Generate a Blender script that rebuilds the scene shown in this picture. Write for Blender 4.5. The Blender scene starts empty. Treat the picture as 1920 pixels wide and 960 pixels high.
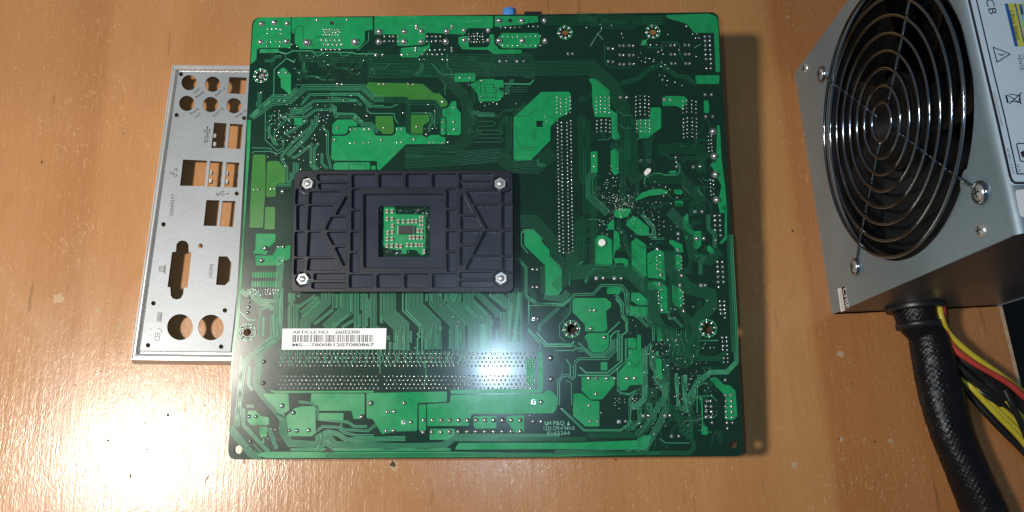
import bpy, bmesh, math, random
import numpy as np
from mathutils import Vector, Matrix
random.seed(7)
C = bpy.context.scene.collection
SC = bpy.context.scene
MM = 0.001
# ------------------------------------------------------------------ camera, world, lamps, exposure
F, CX, CY = 1400.0, 960.0, 480.0
T, RO, H = 0.2557, -0.043, 386.58          # tilt, roll, height over the desk (mm)
def Rx(a):
    c, s = math.cos(a), math.sin(a); return np.array([[1, 0, 0], [0, c, -s], [0, s, c]])
def Rz(a):
    c, s = math.cos(a), math.sin(a); return np.array([[c, -s, 0], [s, c, 0], [0, 0, 1]])
RC = Rx(T) @ Rz(RO)
cam = bpy.data.cameras.new('camera'); cam.lens = 36 * F / 1920; cam.sensor_width = 36
cam.clip_start = 0.01; cam.clip_end = 50
co = bpy.data.objects.new('camera', cam); C.objects.link(co)
co.matrix_world = Matrix.Translation((0, 0, H * MM)) @ Matrix([list(r) for r in RC]).to_4x4()
SC.camera = co
w = bpy.data.worlds.new('World'); SC.world = w; w.use_nodes = True
w.node_tree.nodes['Background'].inputs['Color'].default_value = (0.62, 0.80, 1.0, 1)
w.node_tree.nodes['Background'].inputs['Strength'].default_value = 0.125
def lamp(name, loc, power, radius, col, typ='POINT'):
    l = bpy.data.lights.new(name, typ); l.energy = power; l.shadow_soft_size = radius; l.color = col
    o = bpy.data.objects.new(name, l); C.objects.link(o); o.location = [v * MM for v in loc]; return o
dl = lamp('desk_lamp', (-565, 20, 800), 43.0, 0.055, (1.0, 0.91, 0.80), 'SPOT')
dl.data.spot_size = math.radians(68); dl.data.spot_blend = 1.0
dl.rotation_euler = Vector((335, 20, -800)).to_track_quat('-Z', 'Y').to_euler()
lamp('phone_flash', (-20, 17, 388), 1.2, 0.0034, (0.56, 0.79, 1.0))
SC.view_settings.view_transform = 'Standard'; SC.view_settings.look = 'None'
SC.view_settings.exposure = 0.0; SC.view_settings.gamma = 1.0

# ------------------------------------------------------------------ projection helpers: photo pixel -> point on a real plane (mm)
CP = np.array([0, 0, H])
def ray(u, v): return RC @ np.array([(u - CX) / F, -(v - CY) / F, -1.0])
def hit(u, v, p0, n):
    d = ray(u, v); return CP + d * (np.dot(p0 - CP, n) / np.dot(d, n))
BC = np.array([-12.78, 109.46, 31.16]); BYAW = -0.0353; BT = 0.084
BR = Rz(BYAW) @ Rx(BT); BN = BR[:, 2]; BL = 224.84; BW = 244.0
class Surf:
    """a plane with origin o and axes R (x, y, normal); px() gives local 2D mm of a photo pixel at height h"""
    def __init__(s, o, R): s.o = np.array(o, float); s.R = np.array(R)
    def uv(s, p, h=0.0):
        n = s.R[:, 2]; q = (hit(p[0], p[1], s.o + n * h, n) - s.o) @ s.R; return (q[0], q[1])
    def w(s, q, h=0.0): return s.R @ np.array([q[0], q[1], h]) + s.o
    def M(s, h=0.0, base=(0, 0, 0)):
        m = Matrix([list(r) for r in s.R]).to_4x4(); m.translation = Vector((s.o + s.R[:, 2] * h - np.array(base)) * MM); return m
BOARD = Surf(BC, BR)
DESK = Surf((0, 0, 0), np.eye(3))
PS = np.array([165.77, 62.15, 0.0]); PYAW = 0.0047; PD = 139.1; PW = 86.0; PH = 150.0
PR = Rz(PYAW)
FAN = Surf(PS, np.stack([-PR[:, 1], np.array([0, 0, 1.0]), -PR[:, 0]], 1))   # x: towards viewer (-Y), y: up, n: to the left
TOP = Surf(PS + np.array([0, 0, PH]), PR)
KS = np.array([-196.28, 55.38, 0.0]); KYAW = -0.0545
SHIELD = Surf(KS + np.array([0, 0, 7.5]), Rz(KYAW))
CROPS = dict(K3=(460, 20, 4.8), K4=(700, 10, 4.8), K5=(1020, 20, 4.8), K6=(460, 200, 4.8), K7=(760, 130, 4.8), K8=(1040, 160, 4.0),
    P1=(540, 310, 3.841), P2=(700, 380, 8.727), P3=(430, 400, 3.694), P4=(420, 600, 3.556), P5=(740, 560, 3.097), P6=(960, 400, 4.0),
    P7=(1040, 600, 3.556), P8=(1160, 380, 3.692), L1=(430, 540, 9.6), L2=(460, 280, 6.86), L3=(540, 540, 6.0), L4=(740, 540, 6.0), L5=(620, 150, 5.646),
    L6=(860, 120, 4.57), L7=(1110, 300, 5.647), L8=(940, 560, 4.8), M6=(1080, 660, 5.645), M5=(1180, 540, 6.0), B1=(240, 100, 3.2), B2=(240, 380, 3.0), S1=(1480, 0, 3.2),
    S2=(1480, 260, 2.823), S3=(1780, 0, 2.667), S4=(1540, 500, 2.087), S7=(1780, 0, 6.857), S8=(1840, 220, 4.0), W4=(1640, 560, 4.8), B5=(0, 0, 2.0), PX=(0, 0, 1.0))
def px(crop, p):
    a = CROPS[crop]; return (a[0] + p[0] / a[2], a[1] + p[1] / a[2])
def pxs(crop, pts): return [px(crop, p) for p in pts]

# ------------------------------------------------------------------ materials
def nt(name):
    m = bpy.data.materials.new(name); m.use_nodes = True; t = m.node_tree
    return m, t, t.nodes['Principled BSDF']
def node(t, typ, **kw):
    n = t.nodes.new(typ)
    for k, v in kw.items():
        if k in n.inputs.keys(): n.inputs[k].default_value = v
        else: setattr(n, k, v)
    return n
def mat(name, col, rough=0.4, metal=0.0, spec=0.5, var=0.15, scale=300, bump=0.0, rvar=0.08):
    m, t, b = nt(name); L = t.links
    b.inputs['Metallic'].default_value = metal; b.inputs['Specular IOR Level'].default_value = spec
    tc = node(t, 'ShaderNodeTexCoord')
    n = node(t, 'ShaderNodeTexNoise', Scale=scale, Detail=4.0)
    L.new(tc.outputs['Object'], n.inputs['Vector'])
    mx = node(t, 'ShaderNodeMix', data_type='RGBA')
    mx.inputs[6].default_value = tuple(c * (1 - var) for c in col) + (1,); mx.inputs[7].default_value = tuple(min(1, c * (1 + var)) for c in col) + (1,)
    L.new(n.outputs['Fac'], mx.inputs[0]); L.new(mx.outputs[2], b.inputs['Base Color'])
    n2 = node(t, 'ShaderNodeTexNoise', Scale=scale * 0.15, Detail=6.0); L.new(tc.outputs['Object'], n2.inputs['Vector'])
    mr = node(t, 'ShaderNodeMapRange'); mr.inputs['From Min'].default_value = 0.3; mr.inputs['From Max'].default_value = 0.7
    mr.inputs['To Min'].default_value = max(0.02, rough - rvar); mr.inputs['To Max'].default_value = rough + rvar
    L.new(n2.outputs['Fac'], mr.inputs['Value']); L.new(mr.outputs[0], b.inputs['Roughness'])
    if bump:
        bp = node(t, 'ShaderNodeBump', Strength=bump, Distance=0.0002); L.new(n.outputs['Fac'], bp.inputs['Height']); L.new(bp.outputs[0], b.inputs['Normal'])
    return m
M_ = {}
M_['mask'] = mat('dark_solder_mask', (0.0024, 0.025, 0.0125), 0.19, spec=0.8, var=0.3, scale=120, bump=0.07, rvar=0.05)
_b = M_['mask'].node_tree.nodes['Principled BSDF']; _b.inputs['Coat Weight'].default_value = 0.10; _b.inputs['Coat Roughness'].default_value = 0.26; _b.inputs['Coat Tint'].default_value = (0.80, 0.92, 1.0, 1)
M_['copper'] = mat('copper_under_mask', (0.009, 0.245, 0.080), 0.26, spec=0.6, var=0.30, scale=260, bump=0.10, rvar=0.10)
M_['olivecast'] = mat('olive_lit_copper_under_mask', (0.030, 0.165, 0.026), 0.28, var=0.15, scale=180, bump=0.05)  # same copper; a yellowish cast of the light is painted into its colour
M_['trace'] = mat('trace_under_mask', (0.042, 0.260, 0.128), 0.24, spec=0.8, var=0.1, scale=200)  # paler than the pours: lamp and flash glare is mixed into the colour
M_['dim'] = mat('dimmed_trace_under_mask', (0.010, 0.095, 0.041), 0.24, spec=0.6, var=0.1, scale=200)  # darker copy of the trace colour; the dimmer look is painted in
M_['gap'] = mat('bare_gap', (0.003, 0.022, 0.014), 0.3)
M_['solder'] = mat('solder', (0.66, 0.65, 0.63), 0.24, metal=0.9, var=0.25, scale=700, bump=0.8, rvar=0.1)
M_['silk'] = mat('pale_print', (0.16, 0.42, 0.30), 0.4)
M_['plastic'] = mat('black_backplate_plastic', (0.013, 0.015, 0.023), 0.34, var=0.3, scale=60, bump=0.12, rvar=0.1)
M_['plasticfloor'] = mat('smooth_sheen_plastic', (0.022, 0.027, 0.043), 0.27, spec=0.7, var=0.4, scale=70, bump=0.06, rvar=0.1)  # same plastic, glossier; bluish sheen also painted in as a lighter colour
M_['steel'] = mat('nut_steel', (0.74, 0.73, 0.71), 0.30, metal=0.75, scale=500, bump=0.2)
M_['smdbody'] = mat('capacitor_ceramic', (0.23, 0.15, 0.10), 0.5)
M_['smdend'] = mat('tinned_end', (0.80, 0.79, 0.76), 0.3, metal=0.6)
M_['chip'] = mat('black_epoxy', (0.012, 0.012, 0.013), 0.5)
M_['white'] = mat('white_plastic', (0.78, 0.77, 0.72), 0.45)
M_['sticker'] = mat('white_paper_label', (0.80, 0.80, 0.80), 0.45, var=0.04)
M_['ink'] = mat('dark_ink', (0.025, 0.025, 0.03), 0.5)
M_['greyink'] = mat('grey_ink', (0.09, 0.09, 0.10), 0.5)
M_['blackplastic'] = mat('black_plastic', (0.012, 0.012, 0.013), 0.4)
M_['blue'] = mat('blue_plastic', (0.08, 0.30, 0.75), 0.4)
M_['chrome'] = mat('chromed_wire', (0.30, 0.35, 0.42), 0.11, metal=1.0, scale=400, rvar=0.05)
M_['dark'] = mat('dark_fan_plastic', (0.008, 0.008, 0.009), 0.42, spec=0.35)
M_['yellow'] = mat('yellow_insulation', (0.52, 0.42, 0.03), 0.4)
M_['red'] = mat('red_insulation', (0.45, 0.05, 0.035), 0.4)
M_['black'] = mat('black_insulation', (0.010, 0.010, 0.010), 0.42)
M_['sleeve'] = mat('braided_sleeve', (0.006, 0.006, 0.007), 0.38, spec=0.22, scale=800)
M_['ylabel'] = mat('yellow_print', (0.62, 0.58, 0.08), 0.45)
M_['blabel'] = mat('blue_print', (0.02, 0.10, 0.32), 0.45)
M_['tlabel'] = mat('teal_print', (0.25, 0.50, 0.52), 0.45)
def sheet_metal(name, col, rough, sx=1, sy=1, metal=0.85, dark=0.86):
    m, t, b = nt(name); L = t.links
    b.inputs['Metallic'].default_value = metal
    tc = node(t, 'ShaderNodeTexCoord'); mp = node(t, 'ShaderNodeMapping'); mp.inputs['Scale'].default_value = (sx, sy, 1)
    L.new(tc.outputs['Object'], mp.inputs['Vector'])
    n = node(t, 'ShaderNodeTexNoise', Scale=400.0, Detail=6.0); L.new(mp.outputs[0], n.inputs['Vector'])
    s = node(t, 'ShaderNodeTexNoise', Scale=35.0, Detail=8.0); L.new(tc.outputs['Object'], s.inputs['Vector'])
    cr = node(t, 'ShaderNodeValToRGB'); cr.color_ramp.elements[0].position = 0.3; cr.color_ramp.elements[1].position = 0.7
    cr.color_ramp.elements[0].color = tuple(c * dark for c in col) + (1,); cr.color_ramp.elements[1].color = tuple(col) + (1,)
    ad = node(t, 'ShaderNodeMath', operation='ADD'); ml = node(t, 'ShaderNodeMath', operation='MULTIPLY'); ml.inputs[1].default_value = 0.4
    L.new(n.outputs['Fac'], ml.inputs[0]); L.new(ml.outputs[0], ad.inputs[0])
    m2 = node(t, 'ShaderNodeMath', operation='MULTIPLY'); m2.inputs[1].default_value = 0.6; L.new(s.outputs['Fac'], m2.inputs[0]); L.new(m2.outputs[0], ad.inputs[1])
    L.new(ad.outputs[0], cr.inputs[0]); L.new(cr.outputs[0], b.inputs['Base Color'])
    mr = node(t, 'ShaderNodeMapRange'); mr.inputs['To Min'].default_value = rough - 0.1; mr.inputs['To Max'].default_value = rough + 0.12
    L.new(s.outputs['Fac'], mr.inputs['Value']); L.new(mr.outputs[0], b.inputs['Roughness'])
    bp = node(t, 'ShaderNodeBump', Strength=0.15, Distance=0.0002); L.new(n.outputs['Fac'], bp.inputs['Height']); L.new(bp.outputs[0], b.inputs['Normal'])
    return m
M_['shield'] = sheet_metal('brushed_shield_steel', (0.31, 0.34, 0.365), 0.46, metal=0.4, dark=.86)
M_['rim'] = sheet_metal('bare_rim_steel', (0.62, 0.62, 0.62), 0.30, metal=0.5)
M_['case'] = sheet_metal('galvanised_case', (0.32, 0.40, 0.44), 0.46, metal=0.55)
def DESK_X(u, v): return hit(u, v, np.zeros(3), np.array([0, 0, 1.0]))[0]
def wood():
    m, t, b = nt('wood_laminate'); L = t.links
    g = node(t, 'ShaderNodeNewGeometry')
    def mapped(sx, sy, rot=0.0):
        mp = node(t, 'ShaderNodeMapping'); mp.inputs['Scale'].default_value = (sx, sy, 1); mp.inputs['Rotation'].default_value = (0, 0, rot)
        L.new(g.outputs['Position'], mp.inputs['Vector']); return mp
    def noise(mp, scale, detail=4.0, rough=0.55, dist=0.0):
        n = node(t, 'ShaderNodeTexNoise', Scale=scale, Detail=detail, Roughness=rough, Distortion=dist); L.new(mp.outputs[0], n.inputs['Vector']); return n
    def ramp(src, *st):
        r = node(t, 'ShaderNodeValToRGB'); e = r.color_ramp.elements
        e[0].position, e[0].color = st[0][0], tuple(st[0][1]) + (1,); e[1].position, e[1].color = st[-1][0], tuple(st[-1][1]) + (1,)
        for p, c in st[1:-1]:
            q = e.new(p); q.color = tuple(c) + (1,)
        L.new(src, r.inputs[0]); return r
    def mix(fac, a, c, mode='MIX', f=None):
        x = node(t, 'ShaderNodeMix', data_type='RGBA', blend_type=mode)
        if fac is None: x.inputs[0].default_value = f
        else: L.new(fac, x.inputs[0])
        for i, v in ((6, a), (7, c)):
            if isinstance(v, tuple): x.inputs[i].default_value = v + (1,)
            else: L.new(v, x.inputs[i])
        return x.outputs[2]
    gr = (0, 0, 0); wh = (1, 1, 1)
    bands = noise(mapped(1, 0.05), 14.0, 2.0, 0.4, 0.3)
    base = ramp(bands.outputs['Fac'], (0.32, (0.365, 0.172, 0.068)), (0.45, (0.405, 0.203, 0.085)), (0.56, (0.42, 0.214, 0.093)), (0.70, (0.385, 0.187, 0.075)))
    # broad cathedral figure
    wv = node(t, 'ShaderNodeTexWave', wave_type='RINGS', Scale=7.0, Distortion=3.0, Detail=3.0); wv.inputs['Detail Scale'].default_value = 1.2
    mpw = mapped(1.0, 0.16); mpw.inputs['Location'].default_value = (-0.31, 0.05, 0); L.new(mpw.outputs[0], wv.inputs['Vector'])
    wr = ramp(wv.outputs['Fac'], (0.0, (0.86, 0.83, 0.80)), (0.25, wh), (1.0, wh))
    sx = node(t, 'ShaderNodeSeparateXYZ'); L.new(g.outputs['Position'], sx.inputs[0])
    jn = noise(mapped(1, 0.4), 9.0, 3.0); ja = node(t, 'ShaderNodeMath', operation='MULTIPLY_ADD'); L.new(jn.outputs['Fac'], ja.inputs[0]); ja.inputs[1].default_value = 0.004; L.new(sx.outputs['X'], ja.inputs[2])
    xr = node(t, 'ShaderNodeMapRange'); xr.inputs['From Min'].default_value = -0.4; xr.inputs['From Max'].default_value = 0.4; L.new(ja.outputs[0], xr.inputs['Value'])
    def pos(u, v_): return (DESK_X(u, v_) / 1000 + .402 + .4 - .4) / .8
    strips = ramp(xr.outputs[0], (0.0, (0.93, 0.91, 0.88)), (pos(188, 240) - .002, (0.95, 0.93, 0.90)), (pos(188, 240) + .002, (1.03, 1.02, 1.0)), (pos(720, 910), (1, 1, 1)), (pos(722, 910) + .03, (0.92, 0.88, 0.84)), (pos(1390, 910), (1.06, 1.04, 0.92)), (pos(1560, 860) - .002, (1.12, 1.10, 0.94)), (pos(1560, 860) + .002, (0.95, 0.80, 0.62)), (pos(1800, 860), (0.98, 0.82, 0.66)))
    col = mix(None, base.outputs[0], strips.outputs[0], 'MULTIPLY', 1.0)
    col = mix(None, col, wr.outputs[0], 'MULTIPLY', 0.45)
    # fine fibres
    fib = noise(mapped(1, 0.035), 900.0, 3.0, 0.7)
    fr = ramp(fib.outputs['Fac'], (0.35, (0.90, 0.89, 0.88)), (0.6, wh))
    col = mix(None, col, fr.outputs[0], 'MULTIPLY', 0.8)
    # pores, pale flecks
    fl = noise(mapped(1, 0.33, 0.25), 560.0, 2.0, 0.5, 2.0); flr = ramp(fl.outputs['Fac'], (0.63, gr), (0.70, wh))
    ms = noise(mapped(1, 1), 18.0, 3.0); msr = ramp(ms.outputs['Fac'], (0.42, gr), (0.62, wh))
    fm = node(t, 'ShaderNodeMath', operation='MULTIPLY'); L.new(flr.outputs[0], fm.inputs[0]); L.new(msr.outputs[0], fm.inputs[1])
    fm2 = node(t, 'ShaderNodeMath', operation='MULTIPLY'); L.new(fm.outputs[0], fm2.inputs[0]); fm2.inputs[1].default_value = 0.5
    col = mix(fm2.outputs[0], col, (0.66, 0.46, 0.27))
    fl3 = noise(mapped(1, 0.4, -0.6), 620.0, 2.0, 0.5, 2.5); flr3 = ramp(fl3.outputs['Fac'], (0.66, gr), (0.70, wh))
    fm3 = node(t, 'ShaderNodeMath', operation='MULTIPLY'); L.new(flr3.outputs[0], fm3.inputs[0]); fm3.inputs[1].default_value = 0.38
    col = mix(fm3.outputs[0], col, (0.64, 0.43, 0.25))
    sp = noise(mapped(1, 0.1), 260.0, 2.0, 0.5, 0.4); spr = ramp(sp.outputs['Fac'], (0.70, gr), (0.76, wh))
    sm = node(t, 'ShaderNodeMath', operation='MULTIPLY'); L.new(spr.outputs[0], sm.inputs[0]); sm.inputs[1].default_value = 0.5
    col = mix(sm.outputs[0], col, (0.16, 0.07, 0.03))
    # a few pits and stains
    st = noise(mapped(1, 0.7), 42.0, 5.0, 0.65, 0.6); str_ = ramp(st.outputs['Fac'], (0.735, gr), (0.765, wh))
    col = mix(str_.outputs[0], col, (0.36, 0.27, 0.17))
    st2 = noise(mapped(1, 0.8), 75.0, 4.0, 0.6, 0.5); str2 = ramp(st2.outputs['Fac'], (0.755, gr), (0.775, wh))
    col = mix(str2.outputs[0], col, (0.045, 0.028, 0.018))
    L.new(col, b.inputs['Base Color'])
    rr = node(t, 'ShaderNodeMapRange'); rr.inputs['From Min'].default_value = 0.40; rr.inputs['From Max'].default_value = 0.60
    rr.inputs['To Min'].default_value = 0.215; rr.inputs['To Max'].default_value = 0.295
    rn = noise(mapped(1, 0.6), 26.0, 9.0, 0.72, 0.8); L.new(rn.outputs['Fac'], rr.inputs['Value']); L.new(rr.outputs[0], b.inputs['Roughness'])
    b.inputs['Specular IOR Level'].default_value = 0.44
    bn = noise(mapped(1, 0.025), 330.0, 3.0, 0.6)
    bp = node(t, 'ShaderNodeBump', Strength=0.32, Distance=0.0003); L.new(bn.outputs['Fac'], bp.inputs['Height'])
    bp2 = node(t, 'ShaderNodeBump', Strength=0.25, Distance=0.0003); L.new(fl.outputs['Fac'], bp2.inputs['Height']); L.new(bp.outputs[0], bp2.inputs['Normal'])
    L.new(bp2.outputs[0], b.inputs['Normal'])
    return m
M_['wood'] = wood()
M_['wornedge'] = mat('worn_edge_band', (0.46, 0.33, 0.20), 0.5, var=0.4, scale=200)
M_['floor'] = mat('dark_floor', (0.012, 0.013, 0.013), 0.7, scale=20)

# ------------------------------------------------------------------ mesh helpers (all coordinates in mm)
def link(name, me, m, parent=None):
    o = bpy.data.objects.new(name, me); C.objects.link(o)
    if m is not None and not me.materials: me.materials.append(m)
    if parent: o.parent = parent
    return o
def me_from(name, v, f, smooth=False):
    me = bpy.data.meshes.new(name); me.from_pydata([[c * MM for c in p] for p in v], [], f); me.validate(); me.update()
    bm = bmesh.new(); bm.from_mesh(me); bmesh.ops.recalc_face_normals(bm, faces=bm.faces); bm.to_mesh(me); bm.free()
    if smooth: me.polygons.foreach_set('use_smooth', [True] * len(me.polygons))
    return me
def tag(o, label=None, cat=None, group=None, kind=None):
    for k, v in (('label', label), ('category', cat), ('group', group), ('kind', kind)):
        if v: o[k] = v
    return o
def empty(name, loc, label, cat):
    o = bpy.data.objects.new(name, None); C.objects.link(o); o.location = [c * MM for c in loc]; o.empty_display_size = 0.02
    return tag(o, label, cat)
def circ(c, r, n=24, a0=0.0): return [(c[0] + r * math.cos(a0 + 2 * math.pi * i / n), c[1] + r * math.sin(a0 + 2 * math.pi * i / n)) for i in range(n)]
def roundpoly(pts, r, n=4):
    out = []
    N = len(pts)
    for i in range(N):
        p, a, b = Vector(pts[i]), Vector(pts[i - 1]), Vector(pts[(i + 1) % N])
        u, v = (a - p), (b - p); lu, lv = u.length, v.length
        if lu < 1e-6 or lv < 1e-6: continue
        u /= lu; v /= lv; ang = u.angle(v, 0)
        if ang > 3.05 or ang < 0.05: out.append(tuple(p)); continue
        d = min(r / math.tan(ang / 2), 0.45 * lu, 0.45 * lv)
        s, e = p + u * d, p + v * d
        for k in range(n + 1):
            q = k / n; out.append(tuple((1 - q) ** 2 * s + 2 * q * (1 - q) * p + q * q * e))
    return out
def plate(name, outlines, t, bev=0.0):
    """outlines[0] outer, the rest holes, 2D mm -> mesh from z=0 to z=t (local)"""
    cu = bpy.data.curves.new(name, 'CURVE'); cu.dimensions = '2D'; cu.fill_mode = 'BOTH'
    cu.extrude = t * MM / 2 - bev * MM; cu.bevel_depth = bev * MM; cu.bevel_resolution = 1; cu.offset = -bev * MM if bev else 0
    for ol in outlines:
        s = cu.splines.new('POLY'); s.points.add(len(ol) - 1); s.use_cyclic_u = True
        for p, q in zip(s.points, ol): p.co = (q[0] * MM, q[1] * MM, 0, 1)
    o = bpy.data.objects.new(name, cu); C.objects.link(o)
    dg = bpy.context.evaluated_depsgraph_get()
    me = bpy.data.meshes.new_from_object(o.evaluated_get(dg)); me.name = name
    bpy.data.objects.remove(o); bpy.data.curves.remove(cu); me.materials.clear()
    for v in me.vertices: v.co.z += t * MM / 2
    return me
def put(name, me, m, surf, h, root, parent=None):
    """a mesh authored in surf's 2D frame; baked into the root's frame"""
    me.transform(surf.M(h, [c / MM for c in root.location])); return link(name, me, m, parent or root)
def prism(pts, h0, h1, inset=0.0):
    n = len(pts); v = [(p[0], p[1], h0) for p in pts] + [(p[0], p[1], h1) for p in pts]
    f = [list(range(n, 2 * n))] + [[i, (i + 1) % n, n + (i + 1) % n, n + i] for i in range(n)]
    return v, f
class MB:
    def __init__(s): s.v = []; s.f = []
    def add(s, v, f):
        k = len(s.v); s.v += [tuple(p) for p in v]; s.f += [[i + k for i in q] for q in f]; return s
    def mesh(s, name, smooth=False): return me_from(name, s.v, s.f, smooth)
    def box(s, x0, x1, y0, y1, z0, z1):
        return s.add([(x, y, z) for z in (z0, z1) for y in (y0, y1) for x in (x0, x1)], [[0, 1, 3, 2], [4, 5, 7, 6], [0, 1, 5, 4], [2, 3, 7, 6], [0, 2, 6, 4], [1, 3, 7, 5]])
    def ribbon(s, pts, wd, h0, h1):
        p = [Vector(q) for q in pts]
        p = [q for i, q in enumerate(p) if i == 0 or (q - p[i - 1]).length > 1e-4]
        n = len(p)
        if n < 2: return s
        v = []
        for i in range(n):
            if i == 0: d = (p[1] - p[0]).normalized(); nn = Vector((-d.y, d.x)); k = 1
            elif i == n - 1: d = (p[-1] - p[-2]).normalized(); nn = Vector((-d.y, d.x)); k = 1
            else:
                a = (p[i] - p[i - 1]).normalized(); b = (p[i + 1] - p[i]).normalized(); na, nb = Vector((-a.y, a.x)), Vector((-b.y, b.x))
                nn = na + nb
                if nn.length < 0.2: nn = na
                nn.normalize(); k = 1 / max(0.5, nn.dot(na))
            l, r = p[i] + nn * wd / 2 * k, p[i] - nn * wd / 2 * k
            v += [(l.x, l.y, h0), (l.x, l.y, h1), (r.x, r.y, h1), (r.x, r.y, h0)]
        f = []
        for i in range(n - 1):
            a, b = 4 * i, 4 * i + 4
            f += [[a, a + 1, b + 1, b], [a + 1, a + 2, b + 2, b + 1], [a + 2, a + 3, b + 3, b + 2]]
        f += [[0, 3, 2, 1], [4 * n - 4, 4 * n - 3, 4 * n - 2, 4 * n - 1]]
        return s.add(v, f)
    def dome(s, c, r, hh, h0=0.0, seg=8, rings=2):
        v = []; 
        for j in range(rings):
            a = j / rings * math.pi / 2
            v += [(c[0] + r * math.cos(a) * math.cos(2 * math.pi * i / seg), c[1] + r * math.cos(a) * math.sin(2 * math.pi * i / seg), h0 + hh * math.sin(a)) for i in range(seg)]
        v.append((c[0], c[1], h0 + hh)); f = []
        for j in range(rings - 1):
            f += [[j * seg + i, j * seg + (i + 1) % seg, (j + 1) * seg + (i + 1) % seg, (j + 1) * seg + i] for i in range(seg)]
        f += [[(rings - 1) * seg + i, (rings - 1) * seg + (i + 1) % seg, rings * seg] for i in range(seg)]
        return s.add(v, f)
def tube(path, r, seg=12, closed=False, caps=True, rfun=None):
    p = [Vector(q) for q in path]; n = len(p); v, f = [], []
    up = Vector((0, 0, 1)); prev = None
    for i in range(n):
        if closed: d = (p[(i + 1) % n] - p[i - 1]).normalized()
        else: d = (p[min(i + 1, n - 1)] - p[max(i - 1, 0)]).normalized()
        if prev is None:
            a = d.cross(up)
            if a.length < 0.01: a = d.cross(Vector((1, 0, 0)))
            a.normalize()
        else: a = (prev - d * prev.dot(d)).normalized()
        prev = a; b = d.cross(a)
        for k in range(seg):
            q = 2 * math.pi * k / seg; rr = r if rfun is None else rfun(i, k)
            v.append(tuple(p[i] + (a * math.cos(q) + b * math.sin(q)) * rr))
    m = n if closed else n - 1
    for i in range(m):
        j = (i + 1) % n
        f += [[i * seg + k, i * seg + (k + 1) % seg, j * seg + (k + 1) % seg, j * seg + k] for k in range(seg)]
    if caps and not closed: f += [list(range(seg)), list(range((n - 1) * seg, n * seg))]
    return v, f
def spline(pts, n=12):
    P = [np.array(p, float) for p in pts]; P = [2 * P[0] - P[1]] + P + [2 * P[-1] - P[-2]]; out = []
    for i in range(1, len(P) - 2):
        for k in range(n):
            t = k / n; a, b, c, d = P[i - 1], P[i], P[i + 1], P[i + 2]
            out.append(0.5 * (2 * b + (c - a) * t + (2 * a - 5 * b + 4 * c - d) * t * t + (3 * b - a - 3 * c + d) * t ** 3))
    out.append(P[-2]); return out
def text(s, a, b, hpx, surf, m, root, h=0.06, name='printed_text', parent=None, bold=0.0):
    """text s along the photo line a->b (pixels) lying flat on surf, cap height hpx pixels"""
    A, B = Vector(surf.uv(a, h)), Vector(surf.uv(b, h)); d = B - A; ang = math.atan2(d.y, d.x)
    mid = ((a[0] + b[0]) / 2, (a[1] + b[1]) / 2); L = math.hypot(b[0] - a[0], b[1] - a[1])
    nrm = ((b[1] - a[1]) / L * hpx, -(b[0] - a[0]) / L * hpx)
    hh = (Vector(surf.uv((mid[0] + nrm[0], mid[1] + nrm[1]), h)) - Vector(surf.uv(mid, h))).length
    cu = bpy.data.curves.new(name, 'FONT'); cu.body = s; cu.resolution_u = 3; cu.offset = bold
    o = bpy.data.objects.new(name, cu); C.objects.link(o); dg = bpy.context.evaluated_depsgraph_get()
    me = bpy.data.meshes.new_from_object(o.evaluated_get(dg)); bpy.data.objects.remove(o); bpy.data.curves.remove(cu); me.materials.clear()
    xs = [v.co.x for v in me.vertices]; ys = [v.co.y for v in me.vertices]
    x0, wx = min(xs), max(xs) - min(xs); sy = hh * MM / 0.69; sx = d.length * MM / wx
    for v in me.vertices: v.co = ((v.co.x - x0) * sx, v.co.y * sy, 0)
    me.transform(Matrix.Translation((A.x * MM, A.y * MM, 0)) @ Matrix.Rotation(ang, 4, 'Z'))
    return put(name, me, m, surf, h, root, parent)
def lines(polys, wpx, surf, m, root, name='printed_mark', h=0.06, parent=None, scale=0.27):
    mb = MB()
    for q in polys: mb.ribbon([surf.uv(p, h) for p in q], wpx * scale, -0.02, 0.02)
    return put(name, mb.mesh(name), m, surf, h, root, parent)

# ================================================================== SETTING
e0, e1 = DESK.uv((1873, 579)), DESK.uv((1902, 700)); sl = (e1[0] - e0[0]) / (e1[1] - e0[1])
ex = lambda y: e0[0] + (y - e0[1]) * sl
v, f = prism([(-1300, -700), (ex(-700), -700), (ex(1100), 1100), (-1300, 1100)], -25, 0)
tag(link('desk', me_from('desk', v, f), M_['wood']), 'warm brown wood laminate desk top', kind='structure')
mb = MB(); v, f = prism([(ex(-700) + .02, -700), (ex(-700) + 2.2, -700), (ex(1100) + 2.2, 1100), (ex(1100) + .02, 1100)], -25, -0.25); mb.add(v, f)
link('edge_band', mb.mesh('edge_band'), M_['wornedge'], bpy.data.objects['desk'])
M_['pit'] = mat('bare_pit', (0.055, 0.034, 0.020), 0.8, scale=500); M_['scuff'] = mat('pale_scuff', (0.42, 0.28, 0.16), 0.7, var=0.3, scale=400)
def spot(p, r, m, st=1.6, ang=0.0, h=0.03):
    c = DESK.uv(p); q = []
    for i in range(14):
        a = 2 * math.pi * i / 14; rr = r * random.uniform(.6, 1.15); x, y = rr * math.cos(a), rr * st * math.sin(a)
        q.append((c[0] + x * math.cos(ang) - y * math.sin(ang), c[1] + x * math.sin(ang) + y * math.cos(ang)))
    v, f = prism(q, 0.0, h); link('chipped_spot', me_from('chipped_spot', v, f), M_[m], bpy.data.objects['desk'])
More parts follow.
